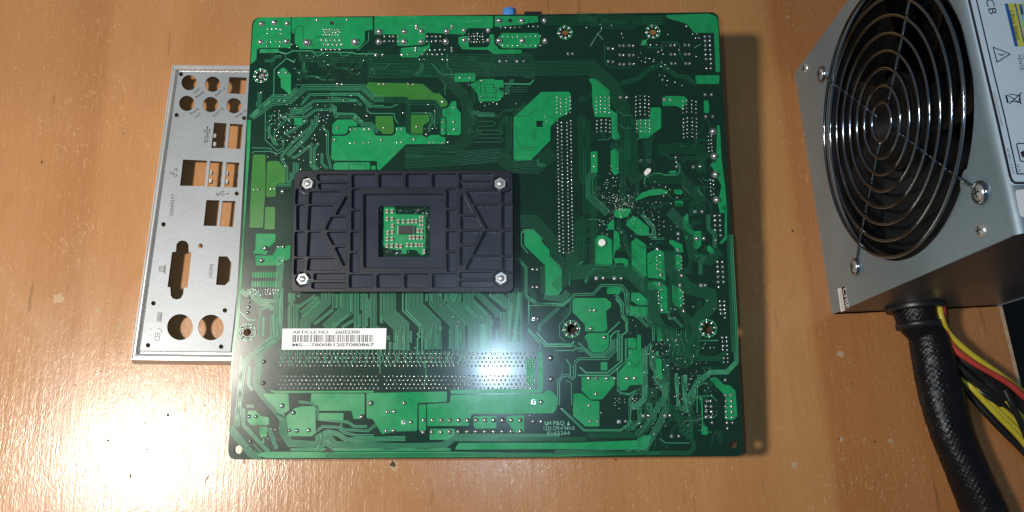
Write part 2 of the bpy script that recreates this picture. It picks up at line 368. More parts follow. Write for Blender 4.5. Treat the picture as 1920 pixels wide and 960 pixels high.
for p, r, m, st in (((738,872),2.6,'scuff',1.3), ((1577,824),1.2,'scuff',1.2), ((1490,872),2.0,'scuff',1.0), ((1575,664),2.2,'scuff',.8), ((1573,823),.5,'pit',1), ((1640,828),.6,'pit',1.3), ((1669,827),1.3,'scuff',1), ((315,778),.75,'pit',1.2), ((272,793),.8,'pit',.6), ((203,826),.7,'pit',1), ((245,892),.55,'pit',2.2), ((276,843),.6,'pit',.6), ((387,900),.3,'pit',9), ((384,760),.4,'pit',1), ((458,866),1.0,'scuff',1.2), ((225,612),1.8,'scuff',1.3), ((183,582),1.6,'scuff',1.2), ((1155,862),.6,'pit',1), ((1486,433),.6,'pit',1.3), ((141,722),.4,'pit',1), ((110,560),3.2,'scuff',.9), ((232,250),.4,'pit',1.5)): spot(p, r, m, st, random.uniform(-.4, .4))
spot((737,870), 1.5, 'pit', 1.2, .2, .05)
v, f = prism([(-3000, -3000), (3000, -3000), (3000, 3000), (-3000, 3000)], -740, -720)
tag(link('floor', me_from('floor', v, f), M_['floor']), kind='structure')

# ================================================================== MOTHERBOARD
MBR = empty('motherboard', (BC[0], BC[1], 0), 'green circuit board lying face down with black backplate and white barcode sticker', 'circuit board')
def bput(name, me, m, h=0.0, parent=None): return put(name, me, m, BOARD, h, MBR, parent)
buv = BOARD.uv
PXMM = 0.265
hole_specs = [('K3', (140, 585), 30, 70), ('K5', (190, 197), 32, 70), ('K5', (980, 190), 32, 70), ('P4', (155, 82), 25, 58), ('P6', (447, 868), 32, 64), ('P8', (618, 870), 31, 61)]
corner_holes = [('K5', (1482, 107), 31), ('P4', (95, 865), 26), ('P7', (1195, 833), 26)]
outline = roundpoly([(-BW / 2, -BL / 2), (BW / 2, -BL / 2), (BW / 2, BL / 2), (-BW / 2, BL / 2)], 4.5, 6)
holes = [circ(buv(px(c, p)), r / CROPS[c][2] * PXMM, 20) for c, p, r, _ in hole_specs] + [circ(buv(px(c, p)), r / CROPS[c][2] * PXMM, 20) for c, p, r in corner_holes]
bput('circuit_board', plate('circuit_board', [outline] + holes, 1.6), M_['mask'], -1.6)

# ---- copper pours -------------------------------------------------
POURS = [
('K3', 'c', [(70,130),(90,85),(130,60),(412,60),(408,335),(130,335),(105,350),(100,440),(60,475),(47,475)]),
('K3', 'c', [(418,60),(1148,60),(1148,172),(1078,182),(1074,275),(1015,345),(490,345),(455,300),(440,290),(440,205),(418,200)]),
('K3', 'c', [(305,345),(300,380),(130,381),(130,345)]),
('K3', 'c', [(335,512),(360,520),(412,575),(410,760),(320,690),(318,615),(285,570),(290,550)]),
('K4', 'c', [(10,97),(1078,97),(1078,205),(855,205),(820,265),(485,245),(468,260),(468,350),(300,365),(215,365),(212,262),(10,262)]),
('K4', 'c', [(248,385),(360,374),(440,374),(495,360),(505,310),(508,385),(395,470),(248,470)]),
('K4', 'c', [(765,290),(800,277),(850,280),(860,380),(1030,378),(1050,340),(1045,262),(1085,262),(1088,345),(1135,398),(1325,398),(1340,415),(1325,436),(1080,436),(1035,402),(800,395),(765,345)]),
('K4', 'c', [(1120,290),(1160,250),(1480,250),(1500,270),(1500,330),(1470,385),(1160,385),(1110,340)]),
('K4', 'c', [(1092,97),(1480,97),(1485,150),(1400,160),(1340,175),(1092,195)]),
('K4', 'c', [(730,620),(740,612),(910,608),(918,618),(918,688),(728,690)]),
('K4', 'c', [(870,715),(960,665),(1085,662),(1090,672),(1170,675),(1175,740),(1130,742),(1130,765),(1175,775),(1170,820),(1120,865),(950,865),(935,790)]),
('L5', 'o', [(375,60),(400,24),(980,42),(1095,145),(1155,145),(1235,230),(1235,270),(1200,285),(1165,285),(1110,213),(830,208),(790,176),(470,178)]),
('L5', 'c', [(1178,310),(1240,297),(1285,225),(1330,225),(1332,300),(1378,350),(1378,565),(1355,585),(1228,580),(1226,390),(1180,388)]),
('L5', 'c', [(1165,400),(1215,400),(1215,580),(1165,580)]),
('L5', 'c', [(70,420),(235,420),(285,465),(280,488),(190,493),(178,555),(150,574),(40,578),(15,560),(20,470)]),
('L5', 'o', [(475,382),(655,380),(668,470),(668,545),(650,573),(560,573),(475,490)]),
('L5', 'o', [(850,368),(1045,368),(1045,440),(980,480),(975,570),(850,570)]),
('L5', 'c', [(15,592),(160,592),(202,562),(207,502),(430,502),(475,589),(650,592),(690,562),(690,497),(790,497),(800,562),(860,582),(970,582),(1010,612),(1060,582),(1150,582),(1170,602),(1215,607),(1215,678),(800,680),(525,950),(492,950),(490,858),(30,853),(5,825)]),
('L5', 'c', [(60,872),(415,872),(418,950),(30,950),(30,890)]),
('L5', 'c', [(430,907),(478,907),(478,950),(430,950)]),
('PX', 'o', [(475,290),(498,290),(498,353),(494.6,400),(493.5,427),(468,427),(470.5,353),(474,295)]),
('L2', 'o', [(280,165),(310,150),(420,150),(440,165),(515,250),(510,440),(420,440),(395,470),(390,610),(268,612)]),
('PX', 'o', [(497.5,388),(516,388),(515,430),(496,430)]),
('P3', 'c', [(185,140),(320,142),(318,195),(275,235),(260,285),(160,278),(180,255)]),
('P3', 'c', [(180,292),(250,294),(300,292),(335,237),(350,227),(425,222),(420,310),(345,360),(185,362)]),
('P4', 'c', [(265,490),(430,490),(435,600),(390,632),(345,590),(258,500)]),
('P4', 'c', [(580,490),(938,490),(936,660),(865,660),(850,605),(635,605),(630,575),(580,548)]),
('P4', 'c', [(470,590),(520,575),(600,575),(610,590),(612,740),(590,775),(430,775),(418,640)]),
('P4', 'c', [(635,620),(798,620),(796,668),(635,665)]),
('P4', 'c', [(160,605),(210,605),(245,640),(300,650),(300,700),(180,700),(155,670)]),
('P4', 'c', [(240,712),(290,712),(285,780),(250,785),(235,755)]),
('P4', 'c', [(310,463),(345,474),(1000,471),(1000,484),(340,486),(310,475)]),
('PX', 'c', [(687,737),(838,734),(838,753.5),(783,755.5),(782,808),(740,809),(716,814),(699,786),(687.5,784)]),
('P5', 'c', [(325,560),(860,551),(885,532),(915,535),(943,575),(940,640),(920,665),(770,667),(455,670),(440,690),(430,738),(190,740),(188,612),(320,605)]),
('P5', 'c', [(832,310),(858,310),(862,538),(850,546),(324,553),(324,530),(832,522)]),
('P5', 'c', [(140,615),(182,613),(182,765),(140,768)]),
('P5', 'c', [(205,755),(350,755),(350,785),(310,820),(203,820)]),
('P5', 'c', [(460,682),(592,682),(590,752),(470,755),(458,740)]),
('P5', 'c', [(650,680),(752,678),(752,778),(695,778),(648,700)]),
('PX', 'c', [(852,843),(860,830.5),(1080,830),(1192,825.5),(1206,816.5),(1220,816),(1221,822),(1211.5,843),(1040,842)]),
('P6', 'c', [(92,128),(165,128),(222,180),(225,215),(280,275),(282,320),(372,410),(375,575),(345,615),(252,612),(248,390),(92,240)]),
('P6', 'c', [(625,190),(650,165),(700,165),(750,200),(753,375),(740,398),(625,398)]),
('P6', 'c', [(760,337),(840,335),(872,350),(872,408),(845,405),(835,372),(775,375)]),
('P6', 'c', [(765,120),(805,150),(810,260),(775,280),(765,332),(758,332)]),
('P6', 'c', [(895,215),(930,182),(1005,235),(1008,470),(985,485),(900,410)]),
('L7', 'c', [(370,640),(430,600),(470,600),(600,710),(605,800),(500,800),(360,690)]),
('P6', 'c', [(710,570),(725,553),(812,553),(812,605),(712,605)]),
('P6', 'c', [(895,595),(950,592),(1020,650),(1020,688),(945,688),(892,655)]),
('P6', 'c', [(885,685),(905,697),(1020,702),(1020,770),(905,770),(885,750)]),
('P6', 'c', [(450,655),(470,635),(700,635),(745,670),(742,705),(705,735),(715,870),(690,888),(550,885),(545,830),(455,740)]),
('L8', 'c', [(745,345),(780,310),(960,308),(968,330),(968,435),(915,487),(820,485),(780,445),(778,390)]),
('L8', 'c', [(895,570),(955,570),(955,645),(895,645)]),
('L8', 'c', [(722,705),(1020,700),(1020,770),(910,905),(800,908),(722,825)]),
('P7', 'c', [(125,490),(180,490),(240,537),(298,540),(298,710),(205,710),(122,640)]),
('P7', 'c', [(548,95),(575,100),(583,430),(500,435),(475,470),(440,470),(425,440),(425,350),(490,270),(489,197),(548,182)]),
('P7', 'c', [(485,120),(540,120),(545,176),(536,188),(488,188)]),
('P7', 'c', [(685,45),(705,50),(708,85),(720,105),(712,140),(685,150)]),
('P7', 'c', [(690,250),(712,262),(716,370),(722,395),(695,398),(682,370),(678,300),(670,265)]),
('P7', 'c', [(1030,390),(1080,382),(1125,430),(1165,435),(1205,470),(1218,640),(1195,665),(1135,665),(1140,510)]),
('P7', 'c', [(958,515),(985,515),(990,700),(1020,715),(1020,765),(980,765),(978,715),(982,705),(975,545)]),
('P8', 'c', [(445,110),(480,62),(485,165),(520,200),(572,195),(572,295),(545,322),(520,315),(515,225),(480,205),(445,165)]),
('P8', 'c', [(350,255),(375,260),(440,290),(448,345),(395,345),(385,310),(350,280)]),
('P8', 'c', [(198,352),(265,318),(312,340),(325,548),(300,526),(200,520)]),
('P8', 'c', [(388,360),(435,360),(432,470),(390,465)]),
('P8', 'c', [(205,547),(290,547),(335,590),(338,765),(290,765),(275,700),(270,605),(205,600)]),
('P8', 'c', [(368,565),(440,600),(445,690),(430,740),(372,690)]),
('P8', 'c', [(612,305),(630,293),(660,330),(660,355),(635,355),(612,330)]),
('P8', 'c', [(455,225),(480,235),(482,258),(460,250)]),
('P8', 'c', [(388,0),(445,0),(440,25),(400,25)]),
('P8', 'c', [(700,30),(748,10),(750,250),(715,285),(695,280),(735,235),(735,60)]),
('PX', 'c', [(963,220.7),(1015,172.5),(1066,172),(1070,176),(1070,205),(1062,214),(1048,221),(1032,238),(1032,263),(995,301),(966,301),(963,297)]),
('PX', 'c', [(1103,147.5),(1117,147.5),(1143,170),(1144.5,205),(1157.5,214),(1158.5,247),(1163,256),(1160,261),(1150,262),(1147,256),(1146.5,220),(1115,219),(1111,195),(1110,160)]),
('K8', 'c', [(720,168),(785,165),(798,180),(798,320),(740,362),(700,395),(635,398),(630,355),(612,260),(715,250)]),
('K8', 'c', [(808,90),(840,80),(970,82),(1000,110),(960,180),(915,155),(808,155)]),
('K8', 'c', [(1118,115),(1150,112),(1160,160),(1155,210),(1120,205)]),
('K8', 'c', [(270,497),(320,495),(322,655),(272,655)]),
('K8', 'c', [(420,490),(445,475),(465,480),(480,510),(478,660),(455,675),(435,660),(420,600)]),
('K8', 'c', [(1215,300),(1238,300),(1252,560),(1278,760),(1295,955),(1240,960),(1225,890),(1250,750),(1170,590),(1210,580),(1215,420)]),
('L7', 'c', [(440,440),(520,350),(640,310),(720,305),(805,325),(800,360),(600,380),(500,420)]),
('L7', 'c', [(860,312),(940,312),(965,340),(940,368),(880,360)]),
('L7', 'c', [(875,432),(960,432),(968,465),(945,490),(880,485)]),
('L7', 'c', [(815,118),(890,112),(895,145),(815,140)]),
('L7', 'c', [(230,540),(330,510),(420,520),(380,600),(300,620),(240,600)]),
('L7', 'c', [(165,690),(215,630),(235,640),(235,740),(170,740)]),
('K5', 'c', [(1090,40),(1480,27),(1545,50),(1566,90),(1586,550),(1545,555),(1530,200),(1350,200),(1290,120),(1120,70)]),
('K5', 'c', [(1360,585),(1580,580),(1575,660),(1375,660)]),
('K5', 'c', [(880,260),(920,265),(930,310),(880,315)]),
('K6', 'c', [(440,105),(515,108),(512,165),(440,165)]),
('PX', 'c', [(464,225),(471,225),(468,290),(458,430),(450,590),(441,660),(434,740),(430,730),(436,650),(447,560),(456,430),(462,300)]),
('P2', 'c', [(170,60),(350,60),(365,190),(850,195),(855,600),(840,860),(780,860),(700,780),(640,770),(550,770),(545,840),(465,840),(460,770),(270,760),(150,710),(150,640),(170,400)]),
('P5', 'c', [(762,350),(815,350),(818,495),(800,512),(768,508)]),
('PX', 'c', [(500,847),(845,847),(1045,850),(1240,847),(1240,851),(1040,856),(500,859),(478,852)]),
]
for i in range(10):
    POURS.append(('P3', 'c', [(160 + 18 * i, 405), (173 + 18 * i, 405), (171 + 18 * i, 447), (158 + 18 * i, 447)]))
    POURS.append(('P3', 'c', [(156 + 18 * i, 467), (169 + 18 * i, 467), (167 + 18 * i, 512), (154 + 18 * i, 512)]))
for c, k, pts in POURS:
    q = roundpoly([buv(p) for p in pxs(c, pts)], 0.6, 2)
    v, f = prism(q, 0.0, 0.09)
    bput('copper_pour', me_from('copper_pour', v, f), M_['olivecast' if k == 'o' else 'copper'])

# ---- traces -------------------------------------------------------
tr, dm, gp = MB(), MB(), MB()
def offs(pts, d):
    P = [Vector(p) for p in pts]; out = []
    for i in range(len(P)):
        if i == 0: a = b = (P[1] - P[0]).normalized()
        elif i == len(P) - 1: a = b = (P[-1] - P[-2]).normalized()
        else: a = (P[i] - P[i - 1]).normalized(); b = (P[i + 1] - P[i]).normalized()
        na, nb = Vector((-a.y, a.x)), Vector((-b.y, b.x)); n = (na + nb)
        if n.length < 0.2: n = na
        n.normalize(); out.append(tuple(P[i] + n * d / max(0.6, n.dot(na))))
    return out
def bus(crop, pts, n=1, pitch=2.6, w=1.3, dim=False, mb=None):
    P = pxs(crop, pts); w *= .8 if n > 4 else 1
    for k in range(n):
        q = offs(P, (k - (n - 1) / 2) * pitch)
        (mb or (dm if dim else tr)).ribbon([buv(p) for p in q], w * PXMM, 0.0, 0.10 if mb is None else 0.115)
def serp(crop, a, b, amp, period, w=1.0, dim=False):
    A, B = Vector(px(crop, a)), Vector(px(crop, b)); s = CROPS[crop][2]; amp /= s; period /= s
    d = B - A; L = d.length; d.normalize(); n = Vector((-d.y, d.x)); k = max(2, int(L / period * 2)); pts = []
    for i in range(k + 1):
        sg = amp / 2 * (1 if i % 2 else -1); x0, x1 = L * i / (k + 1), L * (i + 1) / (k + 1); c = (x1 - x0) * 0.25
        pts += [A + d * (x0 + c * .2) + n * sg * .8, A + d * (x0 + c) + n * sg, A + d * (x1 - c) + n * sg, A + d * (x1 - c * .2) + n * sg * .8]
    (dm if dim else tr).ribbon([buv(tuple(p)) for p in pts], w * PXMM, 0.0, 0.10)
# upper left
bus('K3', [(60,960),(240,830),(400,815),(540,690),(1060,690),(1170,790),(1248,790)], 4, 3.2, 1.1)
bus('L5', [(0,110),(330,100),(450,210),(790,205),(830,235),(1100,235),(1160,300),(1155,480)], 4, 3.0, 1.0, True)
bus('L5', [(1060,350),(1080,440),(1045,490),(1040,550)], 2, 3, 1.0); bus('L5', [(850,350),(1060,350)], 1, 3, 1.2); bus('L5', [(1105,320),(1100,500)], 1)
bus('K3', [(500,850),(580,755),(1020,755),(1110,860),(1248,862)], 2, 3, 1.3); bus('K3', [(420,915),(500,900),(560,850),(620,812),(1000,812),(1045,850)], 2, 3, 1.3)
bus('K3', [(45,960),(250,775),(385,770),(470,700)], 3, 3, 1.3); bus('K3', [(255,770),(260,530),(370,430),(440,460),(450,440)], 1, 3, 1.6)
bus('K3', [(130,372),(310,372),(370,390),(430,362),(600,364),(650,410),(720,375),(960,376),(1000,390),(1160,388)], 1, 3, 2.2)
bus('K3', [(1010,360),(1110,270),(1110,190)], 1); bus('K3', [(620,372),(850,380),(870,408),(920,405),(945,385)], 1)
bus('L5', [(0,285),(40,320),(60,380),(240,385),(340,470),(430,470),(500,555)], 3, 3, 1.2); bus('L5', [(0,250),(60,290),(60,350),(250,355),(340,440)], 1, 3, 1.5)
bus('L5', [(380,290),(390,330),(430,355),(670,355),(680,410),(715,460)], 1, 3, 1.5); bus('L5', [(310,155),(430,285),(650,288),(680,265),(715,265)], 1, 3, 1.5)
bus('L5', [(825,250),(820,540),(850,575),(960,578)], 3, 3, 1.1, True); bus('L5', [(0,150),(300,150),(420,262),(450,262)], 2, 3, 1.2); bus('L5', [(0,190),(270,215),(325,270)], 2, 3, 1.2)
for p, n in (([(180,50),(180,300),(290,400),(340,370),(350,300)], 1), ([(210,170),(215,250),(290,350)], 2), ([(390,97),(540,97),(630,30),(800,25),(830,90),(980,95),(1060,135)], 2),
             ([(390,97),(260,230),(265,300)], 1), ([(600,115),(600,170),(420,330),(330,440),(330,480),(375,545),(375,690)], 2), ([(640,80),(640,150),(560,260),(380,440)], 3),
             ([(560,120),(400,230),(350,240)], 2), ([(690,180),(740,230),(740,420),(770,560)], 2), ([(590,360),(590,530),(630,570)], 2), ([(660,330),(620,380),(620,530),(660,570)], 2),
             ([(60,370),(220,375),(240,390)], 1), ([(60,420),(80,403),(230,403),(290,425),(350,390)], 1), ([(610,330),(450,455),(415,455)], 2), ([(440,500),(440,620),(400,670),(400,705),(290,710)], 2),
             ([(470,505),(470,620)], 2), ([(690,420),(690,510),(740,560)], 2), ([(410,590),(410,640)], 2), ([(520,20),(430,20),(410,45),(430,65),(520,55),(600,0)], 2)):
    bus('K6', p, n, 3.0, 1.2)
for x in range(18):
    a = (random.uniform(220, 520), random.uniform(50, 310)); b = (a[0] + random.choice((-1, 1)) * random.uniform(20, 60), a[1] + random.uniform(20, 70)); bus('K6', [a, (a[0], (a[1] + b[1]) / 2), b], 1, 3, 1.0)
# faint horizontal buses on the upper half
bus('PX', [(690,133),(1108,127),(1150,165),(1168,205),(1168,300)], 11, 2.6, 1.1, True)
bus('PX', [(560,108),(760,112),(1000,108)], 6, 3.0, 1.0, True); bus('PX', [(1080,30),(1180,38),(1240,38)], 6, 3.0, 1.0, True)
bus('K7', [(300,20),(420,130),(520,230),(560,330),(560,620),(450,730),(0,750)], 8, 2.6, 0.9, True)
bus('K7', [(0,830),(500,800),(840,770),(960,870),(1180,880),(1330,740)], 9, 3.0, 1.0, True)
bus('K7', [(580,340),(660,420),(840,420),(910,370),(970,365)], 2, 3, 1.0, True); bus('K7', [(680,185),(1100,180)], 3, 4, 0.9, True)
bus('K7', [(640,468),(790,468),(815,485),(790,510),(660,512),(635,530),(660,548),(850,548),(880,565),(850,585),(640,585),(615,605),(640,618),(860,618),(885,640),(860,655),(620,655)], 1, 3, 1.4, True)
bus('K7', [(930,420),(930,720),(900,770)], 5, 2.6, 1.0, True); bus('K4', [(1175,706),(1410,710),(1445,670)], 1, 3, 2.6)
bus('K4', [(520,520),(615,622),(730,622)], 1, 3, 1.4); bus('K7', [(1090,300),(975,415)], 3, 2.6, 1.0, True)
bus('P6', [(60,60),(170,60),(325,240),(325,345),(385,390),(440,390),(510,330),(510,100),(560,50)], 7, 3.4, 1.3, True)
bus('P6', [(65,150),(150,118),(180,128)], 1); bus('P6', [(120,300),(70,235),(70,150),(90,122),(165,120)], 1, 3, 1.4)
bus('K8', [(200,230),(210,700),(330,840)], 5, 3, 1.0, True); bus('K8', [(570,240),(575,640),(620,720)], 10, 2.6, 1.0, True); bus('K8', [(420,440),(510,500),(510,900)], 5, 2.6, 1.0, True)
bus('K8', [(300,650),(260,700),(260,830),(400,960)], 5, 3, 1.1); bus('K8', [(770,480),(960,470),(1090,480),(1100,660)], 7, 2.8, 0.9, True); bus('K8', [(700,700),(950,700),(1080,830),(1100,950)], 7, 2.8, 0.9, True)
bus('L7', [(555,260),(560,190),(650,145),(730,140),(760,158),(900,158),(930,120),(930,60),(880,20)], 1, 3, 1.8); bus('K5', [(700,650),(840,620),(960,520),(1060,490),(1200,590),(1290,600),(1370,670)], 3, 3, 1.4, True)
bus('K5', [(900,300),(960,335),(1080,335)], 1, 3, 2, True); bus('K5', [(1050,285),(1190,285),(1220,310),(1220,380),(1250,450)], 1, 3, 2, True); bus('K5', [(545,300),(545,470),(600,515),(780,515)], 1, 3, 1.2, True)
bus('K5', [(0,90),(400,90),(620,130),(800,130),(900,90),(1100,90)], 6, 3, 0.9, True); bus('PX', [(1100,225),(1100,400)], 5, 3, 1.0, True)
# wide dim ribbons to the lower right
bus('PX', [(1067,512),(1115,508),(1182,510),(1225,553),(1225,600),(1240,620),(1290,660)], 11, 2.4, 1.9, True)
bus('PX', [(1040,540),(1080,505),(1068,470)], 9, 2.4, 1.4, True); bus('PX', [(1113,330),(1113,440),(1113,498)], 5, 2.6, 1.2, True)
bus('PX', [(1258,470),(1255,500),(1290,540),(1332,552),(1334,574),(1302,607),(1300,664),(1285,680)], 10, 2.3, 1.7, True)
bus('PX', [(1255,395),(1290,430),(1300,480),(1330,488),(1350,470)], 8, 2.4, 1.5, True); bus('PX', [(1260,510),(1262,560),(1290,600),(1290,650)], 6, 2.4, 1.1, True)
bus('PX', [(1370,440),(1379,610),(1381,678),(1362,697),(1332,697),(1310,713),(1300,728),(1300,745)], 3, 3.0, 1.5)
bus('PX', [(1366,440),(1373,610),(1375,660)], 4, 2.0, 1.3, True); bus('PX', [(1300,672),(1345,672),(1362,660)], 4, 2.4, 1.3, True)
bus('M5', [(240,380),(430,470),(540,480)], 5, 2.2, 1, True); bus('M5', [(440,260),(450,340),(510,345),(600,440)], 2, 3, 1); bus('M5', [(780,592),(1000,590)], 1, 3, 2)
for k in range(10): bus('M5', [(400 + 26 * k, 480), (400 + 26 * k, 560), (430 + 26 * k, 640), (430 + 26 * k, 690), (400+26*k, 760)], 1, 3, 0.9, k % 2 == 0)
bus('P7', [(770,240),(830,290),(870,300),(930,250),(930,120)], 5, 2.6, 1.2, True); bus('P7', [(655,220),(655,300),(735,420),(740,600),(700,690),(600,862),(480,880),(0,890)], 5, 2.7, 1.0)
bus('P7', [(745,260),(745,560),(820,640),(900,780)], 6, 2.4, 1.2, True); bus('P7', [(860,370),(870,560),(880,620)], 3, 3.2, 1.0); bus('P7', [(950,380),(1000,385),(1040,350),(1150,350),(1215,280)], 3, 3, 1.4)
bus('P7', [(905,560),(905,740),(930,850),(895,888),(330,880)], 3, 2.6, 1.3, True); bus('P7', [(700,790),(740,820),(900,820)], 1); bus('P7', [(640,200),(640,290),(670,330),(670,400),(740,470)], 2, 3, 1.6)
bus('P7', [(880,600),(940,500),(940,430),(1000,410)], 3, 3.2, 1.1); bus('P7', [(820,380),(820,560),(850,610)], 2, 3.2, 1.1); bus('P7', [(950,620),(950,510),(1050,505),(1075,535)], 1)
bus('P7', [(600,190),(600,520),(550,575),(510,575)], 4, 2.8, 1.7); bus('P7', [(650,160),(612,195)], 3, 3, 1.1); bus('P7', [(660,460),(620,520),(620,640),(470,740)], 4, 2.6, 1.2, True)
bus('P7', [(225,770),(470,765),(560,770),(660,660)], 6, 1.8, 1.0, True); bus('P7', [(50,595),(195,735),(440,735),(500,690),(500,530),(540,470),(500,495),(440,490),(420,460)], 2, 2.6, 1.4)
bus('P7', [(690,210),(680,220),(690,240)], 1, 3, 4); bus('P7', [(470,720),(530,715),(570,660),(570,590)], 2, 3, 1.5); bus('M6', [(870,350),(945,410),(948,475),(880,545),(850,640)], 4, 2.9, 1.1)
bus('M6', [(560,490),(560,740),(500,820)], 1, 3, 1.4); bus('M6', [(575,480),(578,660)], 1, 3, 2.4); bus('M6', [(660,580),(668,745),(600,815),(540,820)], 2, 3, 1.2); bus('M6', [(770,540),(780,590),(820,650),(820,700),(640,890)], 5, 2.4, 1.1)
bus('M6', [(1060,230),(1060,330),(1080,540),(1110,600)], 2, 3, 2); bus('M6', [(1160,240),(1150,560),(1165,640)], 2, 4, 2); bus('M6', [(1240,390),(1200,440),(1195,510),(1170,520)], 2, 3, 1.6); bus('M6', [(1100,800),(1230,920)], 5, 2.4, 1.2, True)
# L8 area
for p, n, w_ in (([(245,0),(245,295),(350,412),(350,470)], 1, 1.6), ([(250,62),(550,62),(620,0)], 1, 1.4), ([(520,80),(345,240),(342,300)], 2, 1.0), ([(620,0),(620,130),(525,230),(525,340),(570,385)], 1, 1.0),
    ([(318,305),(410,410),(630,410),(655,385)], 1, 3), ([(250,280),(400,429),(640,430)], 1, 2.4), ([(480,466),(650,466),(680,443),(720,443),(810,520),(930,520),(1005,450),(1005,370)], 1, 2),
    ([(690,395),(815,502),(920,502),(985,440),(985,340),(1020,300),(1065,290)], 1, 2.6), ([(585,545),(620,600),(620,690)], 1, 2), ([(660,580),(700,540),(955,540),(1030,462),(1030,360)], 2, 1.3),
    ([(660,590),(660,700),(640,720),(600,690),(560,690),(515,740),(515,960)], 2, 1.4), ([(705,615),(760,666),(955,666),(1085,560),(1085,330),(1125,300),(1130,220),(1085,160),(1075,60),(1030,0)], 1, 2.6),
    ([(690,690),(970,690),(1120,565),(1120,360)], 1, 2.6), ([(1045,830),(1045,640),(1150,530)], 1, 1.6), ([(1045,780),(1045,830),(1080,860),(1150,860)], 1, 1.6), ([(1055,560),(1055,310)], 2, 2), ([(960,308),(1065,210)], 1, 2.4),
    ([(575,730),(630,760),(632,960)], 1, 1), ([(270,0),(320,50),(560,50)], 2, 1.2)):
    bus('L8', p, n, 3.6, w_)
bus('P6', [(40,330),(105,410),(105,620),(185,680),(380,690),(470,610),(610,605),(670,540),(820,540),(870,600),(870,740),(950,780),(1020,850)], 2, 3.4, 1.3); bus('P6', [(780,610),(830,680),(830,760),(860,800),(860,890)], 2, 3.2, 1.8)
bus('P6', [(430,540),(430,445),(530,360)], 1, 3, 1.2); bus('P6', [(240,620),(380,640),(420,590)], 5, 2.6, 1.1); bus('P6', [(550,520),(570,460),(620,410),(740,412),(780,380)], 2, 2.8, 1.3); bus('P6', [(230,400),(235,600)], 4, 2.4, 1.1, True)
bus('P6', [(10,560),(20,960)], 8, 2.8, 1.2); bus('P6', [(130,690),(125,860)], 1, 3, 1.2)
bus('P8', [(0,590),(45,620),(60,770),(180,790),(240,850),(240,960)], 2, 3, 1.4); bus('P8', [(0,160),(55,250),(55,330),(85,390),(85,460),(170,545),(300,540),(345,590),(350,790)], 2, 2.4, 1.0, True); bus('P8', [(160,80),(240,170),(250,240)], 3, 2.6, 1.2)
# trace fans under the backplate
bus('L3', [(430,50),(430,150),(190,385),(190,470)], 8, 2.5, 1.15); bus('L3', [(20,60),(40,180),(20,215),(20,470)], 3, 2.7, 1.2); bus('L3', [(90,180),(85,470)], 4, 2.8, 1.1)
for a, b in (((110,220),(310,85)), ((145,280),(350,95)), ((155,330),(365,135)), ((290,410),(510,240)), ((490,445),(690,295)), ((600,445),(740,360))): serp('L3', a, b, 30, 26, 1.0)
for x, y0, y1 in ((550,65,235), (590,65,215), (830,60,250), (808,290,445), (885,60,440), (912,120,340), (1148,600,700), (1195,610,690), (1230,480,690), (1295,480,690), (1130,530,590), (15,60,160), (65,60,150), (120,70,110)): serp('L3', (x, y0), (x, y1), 26, 28, 1.0)
bus('L3', [(655,55),(655,235),(430,462)], 9, 2.5, 1.15); bus('L3', [(770,55),(770,462)], 4, 2.6, 1.15); bus('L3', [(855,55),(855,462)], 3, 2.4, 1.1); bus('L3', [(960,55),(960,430),(985,462)], 5, 2.6, 1.15)
bus('L3', [(510,55),(510,230)], 2, 3, 1); bus('L3', [(1048,55),(1048,370),(1060,395)], 2, 2.6, 1.5); bus('L3', [(715,60),(715,280),(690,300)], 2, 3.4, 1.1); bus('L3', [(1025,430),(1035,700),(1035,960)], 1, 3, 1.2)
bus('L4', [(-75,50),(-75,290),(75,430),(75,700)], 12, 2.5, 1.15); bus('L4', [(220,50),(220,215),(420,415),(430,690)], 14, 2.45, 1.15)
bus('L4', [(92,50),(92,255),(280,435),(280,500),(255,520),(285,545),(258,565),(258,740)], 1, 3, 2.2); bus('L4', [(127,50),(127,245),(308,425),(308,740)], 1, 3, 2.2)
for x, y0, y1 in ((360,60,155), (415,60,155), (515,60,95), (572,60,155), (645,60,155), (680,60,155), (735,60,150), (25,480,700), (95,480,700), (180,480,620), (155,640,700), (395,460,560), (365,560,690), (470,520,660), (518,430,480), (625,450,690), (700,450,690), (742,470,610), (1090,350,430), (1080,470,690), (1150,470,680), (230,655,695)):
    serp('L4', (x, y0), (x, y1), 24, 27, 1.0)
for a, b in (((885,145),(1050,310)), ((800,210),(920,330)), ((1060,70),(1260,230)), ((965,310),(1005,345))): serp('L4', a, b, 32, 24, 1.0)
bus('L4', [(460,50),(460,160),(720,425),(720,700)], 9, 2.9, 1.15); bus('L4', [(640,50),(660,165),(890,400),(890,715)], 10, 2.4, 1.1); bus('L4', [(830,50),(830,150),(1030,350),(1030,700)], 9, 2.3, 1.1)
bus('L4', [(920,50),(1160,285),(1160,330)], 5, 2.4, 1.0); bus('L4', [(1140,50),(1300,205),(1300,700)], 6, 2.4, 1.1); bus('L4', [(1230,270),(1230,700)], 6, 2.4, 1.1); bus('L4', [(1390,50),(1390,700)], 7, 2.3, 1.1); bus('L4', [(980,400),(980,700)], 7, 2.3, 1.0)
bus('L4', [(330,740),(350,800),(325,870),(352,910),(352,960)], 1, 3, 1.6); bus('P5', [(180,360),(180,470),(170,510)], 1, 3, 1.2)
for i in range(58):      # short fan-out jogs into the memory slot pins
    x = 525 + 7.95 * i + random.uniform(-1.5, 1.5); y0 = 655 if x < 720 else 658; j = random.choice((-1, 1)) * 3.4
    bus('PX', [(x, y0), (x, 663 + random.uniform(0, 3)), (x + j, 669), (x + j, 674), (x, 679), (x, random.choice((680, 686)))], 1, 3, 1.3)
